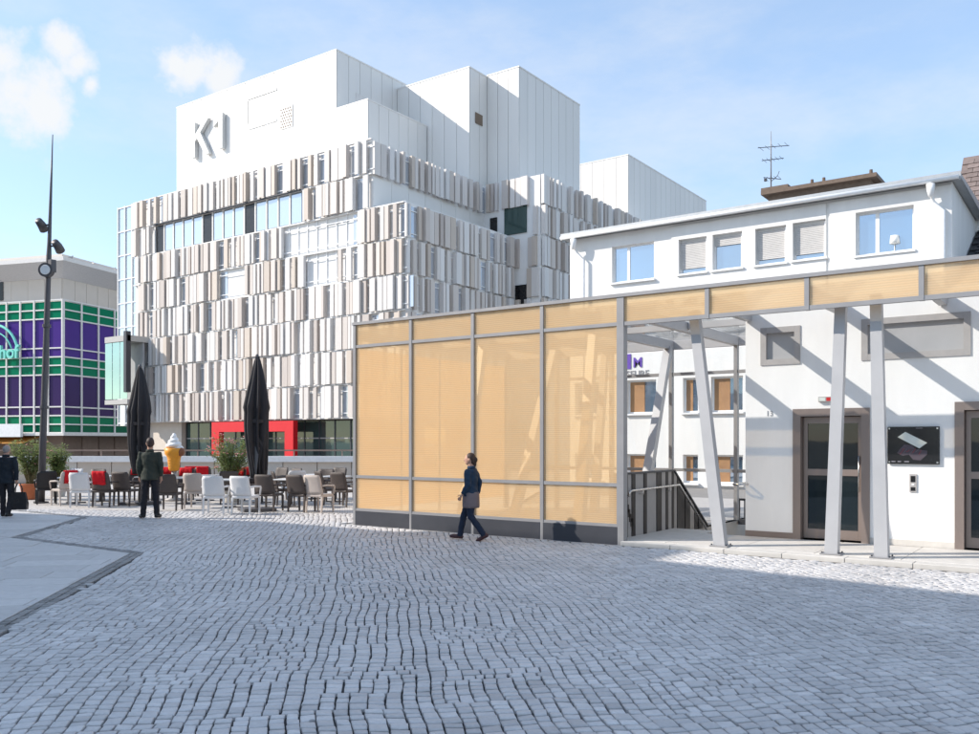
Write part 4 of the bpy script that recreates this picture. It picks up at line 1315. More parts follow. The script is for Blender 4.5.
FINS.sort(key=shown)
for i, f in enumerate(FINS[:300]):
    inst('fin', fin_mesh(f[4], f[5], f[6], f[0]), k1, fin_loc(f))
for mi in range(5):
    m = MB()
    for f in FINS[300:]:
        if f[6] != mi: continue
        me = fin_mesh(f[4], f[5], f[6], f[0]); l = fin_loc(f)
        m.add([(v.co.x + l[0], v.co.y + l[1], v.co.z + l[2]) for v in me.vertices], [tuple(p_.vertices) for p_ in me.polygons])
    if m.v:
        o = m.build('far_fins', M_fins[mi], k1); o['kind'] = 'stuff'
# panes in the gaps, white bracket rails along every row
M_winblue = mirror_glass('facade_pane', (0.85, 0.92, 1.0), (0.42, 0.45, 0.50), 0.25)
pane_me = {}
for (axis, c, s, z, g) in GAPS:
    if axis == 0 and c > 50 or axis == 1 and c > -34: continue
    k = (axis, g)
    if k not in pane_me:
        m = MB().box(.03, g - .03, -.03, 0, .15, 2.05) if axis == 0 else MB().box(0, .03, .03, g - .03, .15, 2.05)
        pane_me[k] = m.mesh('pane', M_winblue)
    inst('pane', pane_me[k], k1, (s, c + .499, z) if axis == 0 else (c + .001, s, z))
for r in range(6):
    for dz in (.35, 1.75):
        MB().box(K0 + .3, K1 + .25, KY + .33, KY + .37, ROWZ[r] + dz - .025, ROWZ[r] + dz + .025).build('bracket_rail', M_rail_white, k1)
        if r > 2: MB().box(K1 + .06, K1 + .10, KY + .4, 52.3, ROWZ[r] + dz - .025, ROWZ[r] + dz + .025).build('bracket_rail', M_rail_white, k1)
for r in (7,):
    for dz in (.3, 1.7):
        MB().box(K0 - .1, K2 + .2, KY + .33, KY + .37, ROWZ[r] + dz - .025, ROWZ[r] + dz + .025).build('bracket_rail', M_rail_white, k1)
        MB().box(K2 + .06, K2 + .10, KY + .4, 52.3, ROWZ[r] + dz - .125, ROWZ[r] + dz - .075).build('bracket_rail', M_rail_white, k1)
# panel grid in the bare area
gm = MB()
for k in range(8):
    x = bare[0] + (bare[1] - bare[0]) * k / 7
    MB().box(x - .03, x + .03, KY + .44, KY + .498, ROWZ[4], ROWZ[6]).build('grid_bar', M_rail_white, k1)
# ledges between the rows
for r in range(1, 9):
    x1 = K1 if r < 7 else K2
    MB().box(K0 - .05, x1 + .05, KY + .28, KY + .495, ROWZ[r] - .04, ROWZ[r] + .03).build('ledge', M_backing, k1)
# recessed white band round the right of the upper tier
MB().box(K2 + .002, K1 - .3, KY + 1.0, 52.4, 16.502, 16.6).build('terrace_floor', M_concrete, k1)
for k in range(7):
    y0 = KY + .52 + k * 1.7
    MB().box(K2 + .001, K2 + .03, y0 + .015, y0 + 1.685, 16.62, 18.45).build('band_panel', M_clad, k1)
# window strip
s0, s1 = strip
z0, z1 = ROWZ[6] + .06, ROWZ[7] - .04
nst = 14
wst = (s1 - s0) / nst
for k in range(nst):
    mt = M_black if k in (0, 5, 9) else M_win_pale
    MB().box(s0 + k * wst + .10, s0 + (k + 1) * wst - .10, KY + .40, KY + .46, z0 + .05, z1 - .05).build('window', mt, k1)
    MB().box(s0 + k * wst - .06, s0 + k * wst + .06, KY + .34, KY + .499, z0, z1).build('window_mullion', M_trim, k1)
MB().box(s0, s1, KY + .10, KY + .50, z1 + .001, z1 + .06).build('window_head', M_darksteel, k1)
# dark windows of the rear tier
MB().box(XatY(505, 52.5), XatY(527, 52.5), 52.40, 52.49, ZatY(516, 234, 52.5), ZatY(516, 204, 52.5)).build('dark_window', M_shopglass, k1)
MB().box(-37.2, -36.6, 52.40, 52.49, 16.6, 18.2).build('dark_window', M_black, k1)
MB().box(XatY(516, 52.5), XatY(527, 52.5), 52.40, 52.49, 11.0, 13.0).build('dark_window', M_black, k1)
# glazed stair strip at the left end
gl = MB().box(-66.7, K0 - .02, KY + .9, 60, 3, 21.0).build('stair_tower', M_win_pale, k1)
for k in range(4):
    x = -66.7 + k * 1.0
    MB().box(x - .04, x + .04, KY + .80, KY + .899, 3, 21.05).build('glazing_bar', M_rail_white, gl)
for k in range(10):
    z = 3.2 + k * 1.97
    MB().box(-66.72, K0 - .02, KY + .82, KY + .898, z - .04, z + .04).build('glazing_bar', M_rail_white, gl)
# glass oriel
orx0, orx1, ory = -64.4, -61.3, 38.3
ob = MB().box(orx0, orx1, ory, KY + .2, 9.45, 9.9).build('oriel', M_joint, k1)
MB().box(orx0, orx1, ory, KY + .2, 4.6, 4.95).build('oriel_floor', M_joint, ob)
MB().box(orx0 + .1, orx1 - .1, ory + 1.4, ory + 1.5, 4.96, 9.44).build('oriel_back', M_frost, ob)
for k in range(3):
    a = orx0 + k * 1.03
    MB().box(a + .04, a + .99, ory + .02, ory + .05, 5.0, 9.4).build('oriel_pane', mirror_glass('oriel_glass_%d' % k, (.8, 1, .95), (.10, .22, .20), .35) if k == 0 else MATS['oriel_glass_0'], ob)
MB().box(orx1 - .35, orx1, ory - .1, ory + .3, 5.5, 10.2).build('oriel_post', M_darksteel, ob)
# ground floor: recessed shop glazing, red portal
GZ = 3.2
GYF = KY + 1.6
MB().box(K0, -58.6, GYF - .4, 60, 0, GZ - .002).build('ground_wall', M_beige, k1)
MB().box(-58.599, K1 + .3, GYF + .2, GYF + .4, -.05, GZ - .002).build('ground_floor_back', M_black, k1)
nm = 16
for k in range(nm):
    a = -58.5 + (K1 + .2 + 58.5) * k / nm; b = -58.5 + (K1 + .2 + 58.5) * (k + 1) / nm
    MB().box(a + .05, b - .05, GYF, GYF + .04, .06, GZ - .1).build('shop_pane', M_shopglass, k1)
    MB().box(a - .05, a + .049, GYF - .04, GYF + .10, 0, GZ - .05).build('shop_mullion', M_darksteel, k1)
MB().box(-58.5, K1 + .2, GYF - .02, GYF - .001, 1.9, 1.98).build('transom', M_frame_grey, k1)
px0, px1 = XatY(210.5, KY), XatY(292, KY)
pz = 3.12
rp2 = MB()
rp2.box(px0, px0 + .85, KY + .1, KY + .5, 0, pz); rp2.box(px1 - .85, px1, KY + .1, KY + .5, 0, pz); rp2.box(px0 + .851, px1 - .851, KY + .1, KY + .5, pz - .72, pz)
rp2.build('red_portal', M_red, k1)
for a in (-63.5, -50, -35.6):
    MB().box(a, a + .35, KY + .6, KY + .95, 0, GZ - .001).build('column', M_joint, k1)

# ================================================================== DEPARTMENT STORE
dC = 80.0
lc = (63 - 489.5) / 870.0
C0 = Vector((dC * (FX + lc * RX), dC * (FY + lc * RY), 0))
def camvec(l, d): return Vector((d * FX + l * RX, d * FY + l * RY, 0)).normalized()
exv = camvec(.955, -.298)
rzS = math.atan2(exv.y, exv.x)
store = thing('department_store', 'department store glazed in green and purple panels with white grid', 'building', C0, rzS, world=False)
# local: x along left face (corner at x=0, face extends to -x), y along the right face going back
def zc(v): return CAM_H + (441 - v) / 870.0 * dC
LW, RW, LM, RM = 26.0, 24.0, 1.62, 2.2
MB().box(-LW, -.12, .12, RW, zc(433), zc(299)).build('body', M_trim, store)
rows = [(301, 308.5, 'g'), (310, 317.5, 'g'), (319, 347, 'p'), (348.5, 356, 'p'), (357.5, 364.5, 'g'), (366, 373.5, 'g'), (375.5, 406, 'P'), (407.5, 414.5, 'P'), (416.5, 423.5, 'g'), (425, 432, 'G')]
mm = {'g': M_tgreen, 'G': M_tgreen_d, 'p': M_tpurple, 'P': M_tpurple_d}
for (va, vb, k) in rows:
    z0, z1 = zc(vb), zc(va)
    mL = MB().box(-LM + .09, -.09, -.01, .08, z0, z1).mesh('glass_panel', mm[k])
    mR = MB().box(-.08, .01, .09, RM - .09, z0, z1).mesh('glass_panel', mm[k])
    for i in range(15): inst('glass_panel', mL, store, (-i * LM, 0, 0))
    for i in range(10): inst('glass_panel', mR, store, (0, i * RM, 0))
for i in range(16): MB().box(-i * LM - .075, -i * LM + .075, -.14, -.015, zc(433), zc(299)).build('mullion', M_trim, store)
for i in range(11): MB().box(.015, .14, i * RM - .075, i * RM + .075, zc(433), zc(299)).build('mullion', M_trim, store)
for v in (299.5, 309.2, 318.2, 347.7, 356.7, 365.2, 374.5, 406.7, 415.5, 424.2, 432.8):
    z = zc(v)
    MB().box(-LW, -.02, -.11, -.012, z - .06, z + .06).build('transom', M_trim, store)
    MB().box(.012, .11, .02, RW, z - .06, z + .06).build('transom', M_trim, store)
# attic storey, roof and overhanging soffit
MB().box(-LW, -2.0, 2.0, RW, zc(299) + .001, 19.5).build('attic_wall', M_storewall, store)
for i in range(9):
    MB().box(-1.998, -1.96, 2.1 + i * 1.5, 3.55 + i * 1.5, zc(298), 18.6).build('attic_panel', M_storewall, store)
for i in range(10):
    MB().box(-2.05 - (i + 1) * 2.0 + .03, -2.05 - i * 2.0, 1.95, 1.998, zc(298), 18.6).build('attic_panel', M_storewall, store)
MB().box(-10.2, -9.0, 1.88, 1.945, 15.4, 17.2).build('attic_window', M_black, store)
rfm = MB().hexa([(-LW, 1.9, 17.2), (-1.9, 1.9, 17.2), (-1.9, RW, 17.2), (-LW, RW, 17.2), (-LW, -.6, 18.2), (.6, -.6, 18.2), (.6, RW, 18.2), (-LW, RW, 18.2)])
rfo = rfm.build('roof_soffit', M_soffit, store)
MB().box(-LW, .7, -.7, RW, 18.201, 18.55).build('roof_slab', M_trim, rfo)
MB().box(-1.7, -.3, 12.5, 15.5, zc(299), 16.6).build('plant_box', M_trim, store)
MB().box(-1.6, -.5, 10.5, 12.2, zc(299), 16.8).build('plant_box', M_frame_grey, store)
# ground floor
MB().box(-LW, -1.0, 1.0, RW, 0, zc(433) - .001).build('ground_floor', M_stonewall, store)
MB().box(-LW, 1.2, -1.2, RW, zc(433) - .25, zc(433) - .02).build('canopy', M_trim, store)
for i in range(9): MB().box(-.999, -.9, 1.2 + i * 2.2, 3.2 + i * 2.2, .3, 2.2).build('stone_panel', M_stonewall, store)
for i in range(5):
    MB().hexa([(-16 + i * 2.6, -1.5, 1.5), (-13.6 + i * 2.6, -1.5, 1.5), (-13.6 + i * 2.6, .9, 2.2), (-16 + i * 2.6, .9, 2.2), (-16 + i * 2.6, -1.5, 1.58), (-13.6 + i * 2.6, -1.5, 1.58), (-13.6 + i * 2.6, .9, 2.28), (-16 + i * 2.6, .9, 2.28)]).build('awning', M_awning, store)
MB().box(-8.5, -3.3, -1.6, -1.3, zc(437), zc(424)).build('fascia_board', M_rail_white, store)
# lettering on both faces: ring emblem with letters
so = text_mesh('lettering', 'hof', 1.75, .12, M_teal, store, (-6.85, -.55, zc(357)), (R(90), 0, 0), bold=.03)
def ring_arc(m, c, rad, a0, a1, axis, th=.13):
    pts = []
    for k in range(25):
        t = a0 + (a1 - a0) * k / 24
        pts.append((c[0] + rad * math.cos(t), c[1], c[2] + rad * math.sin(t)) if axis == 0 else (c[0], c[1] + rad * math.cos(t), c[2] + rad * math.sin(t)))
    m.tube(pts, th, 6)
rm = MB(); ring_arc(rm, (-7.6, -.5, zc(354)), 2.9, 0.15, math.pi - .15, 0); ring_arc(rm, (-7.6, -.5, zc(354)), 2.2, 0.3, math.pi - .3, 0, .07)
rm.build('emblem_ring', M_teal, store, True)
rm = MB(); ring_arc(rm, (.5, 11.4, zc(357)), 2.6, 0.1, math.pi - .1, 1); ring_arc(rm, (.5, 11.4, zc(357)), 2.0, 0.1, math.pi - .1, 1, .07)
rm.build('emblem_ring', M_teal, store, True)
# pigeons on the roof edge
for i, (yy_, gg) in enumerate(((.6, 0), (3.4, 0), (6.6, 0))):
    pos = store.matrix_world
    loc = C0 + Matrix.Rotation(rzS, 3, 'Z') @ Vector((.35, yy_, 18.55))
    b_ = thing('pigeon', 'pigeon perched on the roof edge of the department store', 'bird', loc, rzS + i, 'pigeons on the store roof', world=False)
    bm_ = MB(); bm_.ell((0, 0, .17), .11, .22, .12, 10, 7); bm_.ell((0, .18, .33), .07, .08, .08, 8, 6); bm_.tube([(0, .14, .2), (0, .18, .3)], [.07, .05], 8); bm_.tube([(0, -.15, .17), (0, -.38, .12)], [.08, .04], 8)
    bm_.tube([(.04, .02, .1), (.04, .03, 0)], .012, 5); bm_.tube([(-.04, .02, .1), (-.04, .03, 0)], .012, 5)
    o = bpy.data.objects.new('body', remeshed(bm_, .02, 3)); o.data.materials.append(M_frame_grey); COL.objects.link(o); o.parent = b_

# ================================================================== PARAPET WALL AND HANDRAIL BEHIND THE TERRACE
def diag(u, d): return Vector((d * (FX + (u - 489.5) / 870 * RX), d * (FY + (u - 489.5) / 870 * RY), 0))
WD = 36.0
wa, wb = diag(-60, WD), diag(420, WD)
dv = (wb - wa).normalized(); nv = Vector((-dv.y, dv.x, 0))
pw = thing('parapet_wall', 'low pale parapet wall with white coping behind the cafe terrace', 'wall', (wa + wb) / 2)
Lw = (wb - wa).length
def along(s, n, z): v = wa + dv * s + nv * n; return (v.x, v.y, z)
def dbox(m, s0, s1, n0, n1, z0, z1): return m.hexa([along(s0, n0, z0), along(s1, n0, z0), along(s1, n1, z0), along(s0, n1, z0), along(s0, n0, z1), along(s1, n0, z1), along(s1, n1, z1), along(s0, n1, z1)])
npan = 14
for k in range(npan):
    dbox(MB(), Lw * k / npan + .02, Lw * (k + 1) / npan - .02, 0, .2, -.05, .88).build('wall_panel', M_beige if k % 3 else M_platform, pw)
dbox(MB(), -.1, Lw + .1, -.12, .32, .882, 1.12).build('coping', M_rail_white, pw)
hrl = thing('terrace_handrail', 'brown handrail on slim posts above the white coping', 'handrail', (wa + wb) / 2 + Vector((0, 0, 1.12)))
dbox(MB(), 0, Lw, .08, .14, 1.33, 1.39).build('rail', M_stonewall, hrl)
k = 0.6
while k < Lw:
    dbox(MB(), k, k + .04, .09, .13, 1.121, 1.329).build('post', M_stonewall, hrl); k += 2.0

# ================================================================== LAMP MAST
mb_ = G(41, 503)
mast = thing('lamp_mast', 'tall dark leaning light mast with spotlights beside the potted oleander', 'street lamp', mb_, world=False)
lean = Vector((RX, RY, 0)) * .33
H_ = 10.4
def mp_(z): return tuple(lean * (z / H_) + Vector((0, 0, z)))
MB().tube([mp_(0), mp_(2), mp_(5.5), mp_(7.0), mp_(7.3), mp_(9.0), mp_(H_)], [.098, .092, .078, .07, .056, .033, .012], 14).build('pole', M_mast, mast, True)
MB().tube([mp_(0), mp_(.04)], .2, 14).build('foot_plate', M_mast, mast)
rv = Vector((RX, RY, 0)); fv = Vector((FX, FY, 0))
for z, s, tl_ in ((7.85, -1, .18), (7.25, 1, .10)):
    c = Vector(mp_(z))
    arm = MB().tube([c, c + rv * s * .2], .025, 8).build('spot_arm', M_mast, mast)
    e = c + rv * s * .24
    sp = MB().tube([e - fv * .16 + Vector((0, 0, .08)), e + fv * .02, e + fv * .16 - Vector((0, 0, .1))], [.10, .12, .13], 12).build('spotlight', M_mast, mast, True)
    MB().tube([e + fv * .162 - Vector((0, 0, .101)), e + fv * .17 - Vector((0, 0, .106))], [.11, .10], 12).build('lens', M_lampglass, sp)
c = Vector(mp_(6.85))
MB().box(c.x + .05, c.x + .22, c.y - .05, c.y + .1, c.z - .35, c.z).build('control_box', M_mast, mast)
c = Vector(mp_(6.55))
e = c - fv * .12
rl = MB().tube([e + fv * .1, e - fv * .06], .20, 18).build('round_lamp', M_mast, mast)
MB().tube([e - fv * .061, e - fv * .075], [.14, .13], 18).build('lens', M_lampglass, rl)
for z in (2.7, 5.0):
    c = Vector(mp_(z)); MB().tube([c - Vector((0, 0, .04)), c + Vector((0, 0, .04))], .115, 14).build('clamp_ring', M_mast, mast)

# ================================================================== CLOSED PARASOLS
def parasol(loc, htop, hskirt, rz, label, seed):
    t = thing('closed_parasol', label, 'parasol', loc, rz, world=False)
    r_ = random.Random(seed)
    MB().tube([(0, 0, .05), (0, 0, htop - .1)], .032, 10).build('pole', M_mast, t, True)
    m = MB().bevbox(-.4, .4, -.4, .4, 0, .08, .01); m.lathe([(.06, .081), (.05, .35)], 12)
    m.build('base', M_mast, t)
    ph = [r_.uniform(0, 6.28) for _ in range(4)]
    H = htop - hskirt
    prof = []
    N = 26
    for i in range(N + 1):
        f = i / N
        z = hskirt + H * f
        w_ = (.10 + .13 * math.sin(min(1, f * 1.5 + .18) * math.pi * .5)) if f < .55 else .23 * (1 - (f - .55) / .45) ** .75 + .03
        prof.append((w_, z))
    def wob(t_, z, k):
        f = (z - hskirt) / H
        return 1 + (.30 * (1 - f) + .16) * math.cos(8 * t_ + ph[0] + 2.0 * f) + .14 * math.cos(3 * t_ + ph[1] + 4 * f) + .08 * math.cos(13 * t_ + ph[2] + 5 * f)
    m = MB().lathe(prof, 64, (0, 0, 0), wob)
    m.v = [(x + .03 * math.sin(z * 2.1 + ph[3]), y, z) for x, y, z in m.v]
    m.build('folded_canopy', M_fabric_black, t, True)
    # loose corner tips hanging below the strap
    for k in range(5):
        a = ph[k % 4] + k * 1.27
        c_, s_ = math.cos(a), math.sin(a)
        zz = hskirt + r_.uniform(.35, .7); dd = r_.uniform(.16, .30); dr = r_.uniform(.45, .75)
        q_ = [(.08 * c_ - .10 * s_, .08 * s_ + .10 * c_, zz + .45), (.08 * c_ + .10 * s_, .08 * s_ - .10 * c_, zz + .45), ((dd) * c_ + .07 * s_, dd * s_ - .07 * c_, zz + .05), (dd * c_ * .9, dd * s_ * .9, zz + .45 - dr - .25), ((dd) * c_ - .07 * s_, dd * s_ + .07 * c_, zz + .08)]
        q2 = [(x - .03 * c_, y - .03 * s_, z) for x, y, z in q_]
        MB().add(q_ + q2, [(0, 1, 2, 3, 4), (9, 8, 7, 6, 5)] + [(i, (i + 1) % 5, (i + 1) % 5 + 5, i + 5) for i in range(5)]).build('canopy_corner', M_fabric_grey if k % 2 else M_fabric_black, t)
    MB().lathe([(.245, hskirt + H * .45), (.25, hskirt + H * .48)], 20).build('strap', M_fabric_black, t)
    MB().ell((0, 0, htop - .02), .05, .05, .07, 8, 6).build('finial', M_mast, t, True)
    return t


def dof(u, d, z=0): v = diag(u, d); v.z = z; return v


def hz(v, d): return CAM_H + (441 - v) / 870 * d


parasol(dof(140, 24.0), hz(366, 24), hz(474, 24), .3, 'closed black parasol behind the standing man in olive jacket', 1)
parasol(dof(257, 21.8), hz(356, 21.8), hz(478, 21.8), 1.1, 'closed black parasol beside the red portal with dark chairs at its foot', 2)

# ================================================================== CAFE CHAIRS, TABLES, BLANKETS
CH = {}
chair_mesh = {}


def chair_parts():
    P = {}
    W_, D_ = .54, .50
    # seat
    P['seat'] = MB().bevbox(-W_ / 2 + .03, W_ / 2 - .03, -D_ / 2, D_ / 2, .38, .45, .02)
    # backrest: slightly curved, leaning back
    m = MB(); n = 6; rings = []
    for i in range(8):
        f = i / 7; z = .452 + f * .47; y = -D_ / 2 + .02 - .10 * f - .02 * f * f; hw_ = (W_ / 2 - .01) * (1 - .05 * f) - (.03 if i == 7 else 0)
        ring = []
        for j in range(n + 1): x = -hw_ + 2 * hw_ * j / n; ring.append((x, y - .035 * (1 - (x / hw_) ** 2), z))
        for j in range(n, -1, -1): x = -hw_ + 2 * hw_ * j / n; ring.append((x, y + .035 - .035 * (1 - (x / hw_) ** 2), z))
        rings.append(ring)
    P['backrest'] = m.loft(rings)
    return P


def make_chair(mi, name, label, group):
    t = thing(name, label, 'chair', (0, 0, 0), 0, group, world=False)
    for k, m in chair_parts().items(): m.build(k, M_wicker[mi], t, k == 'backrest')
    for sx in (-1, 1):
        for sy in (-1, 1):
            MB().beam((sx * .235, sy * .215 - (.03 if sy < 0 else 0), 0), (sx * .235, sy * .215, .40), .034, .034, .045, .045).build('leg', M_wicker[mi], t)
        MB().tube([(sx * .262, -.24, .66), (sx * .272, -.05, .665), (sx * .272, .20, .65), (sx * .265, .235, .62), (sx * .245, .225, .44)], [.022, .024, .024, .022, .02], 8).build('armrest', M_wicker[mi], t, True)
    return t


cols = {'white': 0, 'taupe': 1, 'brown': 2, 'black': 3}
first = {}
LAB = {'white': 'white woven armchair on the cafe terrace', 'taupe': 'taupe beige woven armchair on the cafe terrace', 'brown': 'dark brown woven armchair on the cafe terrace', 'black': 'black woven armchair beside the lamp mast'}


def chair(u, v, c, rot=0.0, label=None):
    """rot 0: back towards the camera"""
    loc = G(u, v); rz = YAW + rot
    if label is None: label = LAB[c]
    if c not in first:
        first[c] = make_chair(cols[c], 'terrace_chair', label, c + ' terrace chairs')
        o = first[c]; o.location = loc; o.rotation_euler = (0, 0, rz); o['label'] = label
    else:
        o = dup(first[c], loc, rz, label, c + ' terrace chairs')
    return o


blank0 = None


def blanket(ch, side=0.0):
    """fleece folded over the chair's backrest"""
    global blank0
    if blank0 is None:
        m = MB(); n = 9; prof = []
        # cross-section over the backrest top in y,z
        zt = .935
        yb = lambda z: -.25 + .02 - .10 * (z - .452) / .47 - .02 * ((z - .452) / .47) ** 2
        path = [(yb(.60) - .055, .60), (yb(.75) - .058, .75), (yb(.88) - .055, .88), (yb(.92) - .035, zt + .01), (yb(.92) + .005, zt + .022), (yb(.92) + .045, zt + .008), (yb(.86) + .055, .86), (yb(.72) + .058, .72)]
        rings = []
        for j in range(n):
            x = -.18 + .36 * j / (n - 1); ring = []
            wv = .010 * math.sin(j * 1.9)
            for (y, z) in path: ring.append((x, y + wv * (1 if y > -.3 else -1), z + .02 * math.sin(j * .8) * (1 if z < .7 else 0)))
            for (y, z) in reversed(path): ring.append((x, y * 1.0 + (.012 if z < zt - .02 and y < -.33 else (-.012 if z < zt - .02 else 0)) + wv * (1 if y > -.3 else -1), z - (.012 if z >= zt - .02 else 0)))
            rings.append(ring)
        m.loft(rings)
        me = m.mesh('blanket', M_blanket, True)
        o = bpy.data.objects.new('blanket', me); blank0 = o
    else:
        o = blank0.copy()
    COL.objects.link(o)
    o.location = ch.location; o.rotation_euler = ch.rotation_euler
    o['category'] = 'blanket'; o['group'] = 'red blankets on the chairs'; o['label'] = 'red fleece blanket folded over a chair back on the terrace'
    return o


# front row, from the lamp mast to the pavilion
chair(46, 504, 'black', .55)
c = chair(64, 505, 'taupe', .95, 'taupe woven armchair turned sideways with a red blanket over its back'); blanket(c)['label'] = 'red blanket hanging on the sideways taupe armchair'
chair(83, 507, 'white', .1, 'white woven armchair between a taupe chair and a blanket-covered brown chair')
c = chair(106, 506.5, 'brown', -.1, 'dark brown woven armchair with a red blanket next to white chair'); blanket(c)['label'] = 'bright red blanket on the brown armchair next to a white chair'
chair(127, 505.5, 'brown', -.2, 'dark brown woven armchair between the blanket-covered chair and the standing man')
chair(170, 510, 'brown', .03, 'dark brown woven armchair next to the standing man, back turned')
chair(197, 508, 'taupe', -.05, 'taupe woven armchair with back turned between a brown and a white chair')
chair(216, 514, 'white', .05, 'white woven armchair with back turned beside a taupe chair')
chair(246, 514, 'white', -.25, 'white woven armchair standing before the foot of a closed parasol')
chair(270, 511, 'brown', -.28, 'dark brown woven armchair beside the white chair at the parasol foot')
chair(302, 511.5, 'brown', -.42, 'dark brown woven armchair directly beside the taupe chair nearest the pavilion')
chair(320, 512, 'taupe', -.48, 'taupe woven armchair between two dark brown chairs near the pavilion')
chair(345, 506.5, 'brown', -.5, 'dark brown woven armchair standing closest to the glass pavilion')
# second row
for (u, v, c_, r_, bl) in ((92, 501, 'brown', 3.0, 0), (135, 499, 'brown', 3.3, 1), (146, 500, 'brown', 2.9, 1), (163, 499, 'brown', 3.1, 1), (183, 500.5, 'brown', 3.2, 1), (190, 496, 'brown', .4, 1), (204, 496, 'brown', .2, 1), (233, 501, 'brown', 2.9, 1), (231, 504, 'brown', .1, 0), (248, 499, 'brown', 3.3, 1), (275, 497, 'brown', 2.6, 0), (288, 499, 'brown', 2.4, 0), (322, 501, 'brown', 2.9, 0), (334, 498, 'brown', 2.7, 0), (355, 500, 'brown', .8, 0), (285, 505, 'brown', -1.2, 0), (329, 504.5, 'brown', -1.0, 0), (68, 500, 'white', 2.8, 0), (293, 503, 'white', .6, 0)):
    ch_ = chair(u, v, c_, r_, ('dark brown woven armchair at the back of the terrace with red blanket' if bl else ('dark brown woven armchair without blanket in the rear row of the terrace' if c_ == 'brown' else ('white woven armchair behind the sideways taupe chair' if u < 100 else 'white woven armchair in the rear row between brown chairs'))))
    if bl: blanket(ch_)
tab0 = None


def table(u, v, rot, dark=False):
    global tab0
    loc = G(u, v)
    lab = 'square pale cafe table with central foot on the terrace'
    if tab0 is None:
        tab0 = thing('cafe_table', lab, 'table', loc, YAW + rot, 'cafe tables on the terrace', world=False)
        MB().bevbox(-.36, .36, -.36, .36, .715, .745, .008).build('table_top', M_tabletop, tab0)
        MB().tube([(0, 0, .03), (0, 0, .714)], .03, 10).build('column', M_mast, tab0, True)
        m = MB(); m.bevbox(-.26, .26, -.035, .035, 0, .03, .006); m.bevbox(-.035, .035, -.26, -.036, 0, .03, .006); m.bevbox(-.035, .035, .036, .26, 0, .03, .006); m.build('foot', M_mast, tab0)
        return tab0
    return dup(tab0, loc, YAW + rot)


for (u, v, r_) in ((76, 503, .3), (100, 501.5, .1), (152, 502.5, 0), (186, 504, .1), (232, 507.5, 0), (262, 503, .2), (290, 507, -.3), (335, 502, -.3), (205, 500.5, .1), (312, 499, 0)):
    table(u, v, r_)

# ================================================================== OLEANDERS IN POTS
def leaf_mat(name, c0, c1):
    m = mat(name, c0, .5, 0, .15, 20)
    nt_ = m.node_tree
    at = nt_.nodes.new('ShaderNodeAttribute'); at.attribute_name = 'tone'
    mx = nt_.nodes.new('ShaderNodeMix'); mx.data_type = 'RGBA'; mx.inputs[6].default_value = (*c0, 1); mx.inputs[7].default_value = (*c1, 1)
    nt_.links.new(at.outputs['Fac'], mx.inputs['Factor']); nt_.links.new(mx.outputs[2], [x for x in nt_.nodes if x.type == 'HUE_SAT'][0].inputs['Color'])
    b = nt_.nodes['Principled BSDF']
    tl = nt_.nodes.new('ShaderNodeBsdfTranslucent'); tl.inputs['Color'].default_value = (c1[0] * 1.2, c1[1] * 1.2, c1[2], 1)
    ms = nt_.nodes.new('ShaderNodeMixShader'); ms.inputs[0].default_value = .3
    out = [x for x in nt_.nodes if x.type == 'OUTPUT_MATERIAL'][0]
    nt_.links.new(b.outputs[0], ms.inputs[1]); nt_.links.new(tl.outputs[0], ms.inputs[2]); nt_.links.new(ms.outputs[0], out.inputs['Surface'])
    return m


M_leaf = leaf_mat('oleander_leaf', (0.09, 0.15, 0.06), (0.30, 0.36, 0.15))
M_flower = mat('oleander_flower', (0.72, 0.33, 0.32), .6, 0, .1, 20)


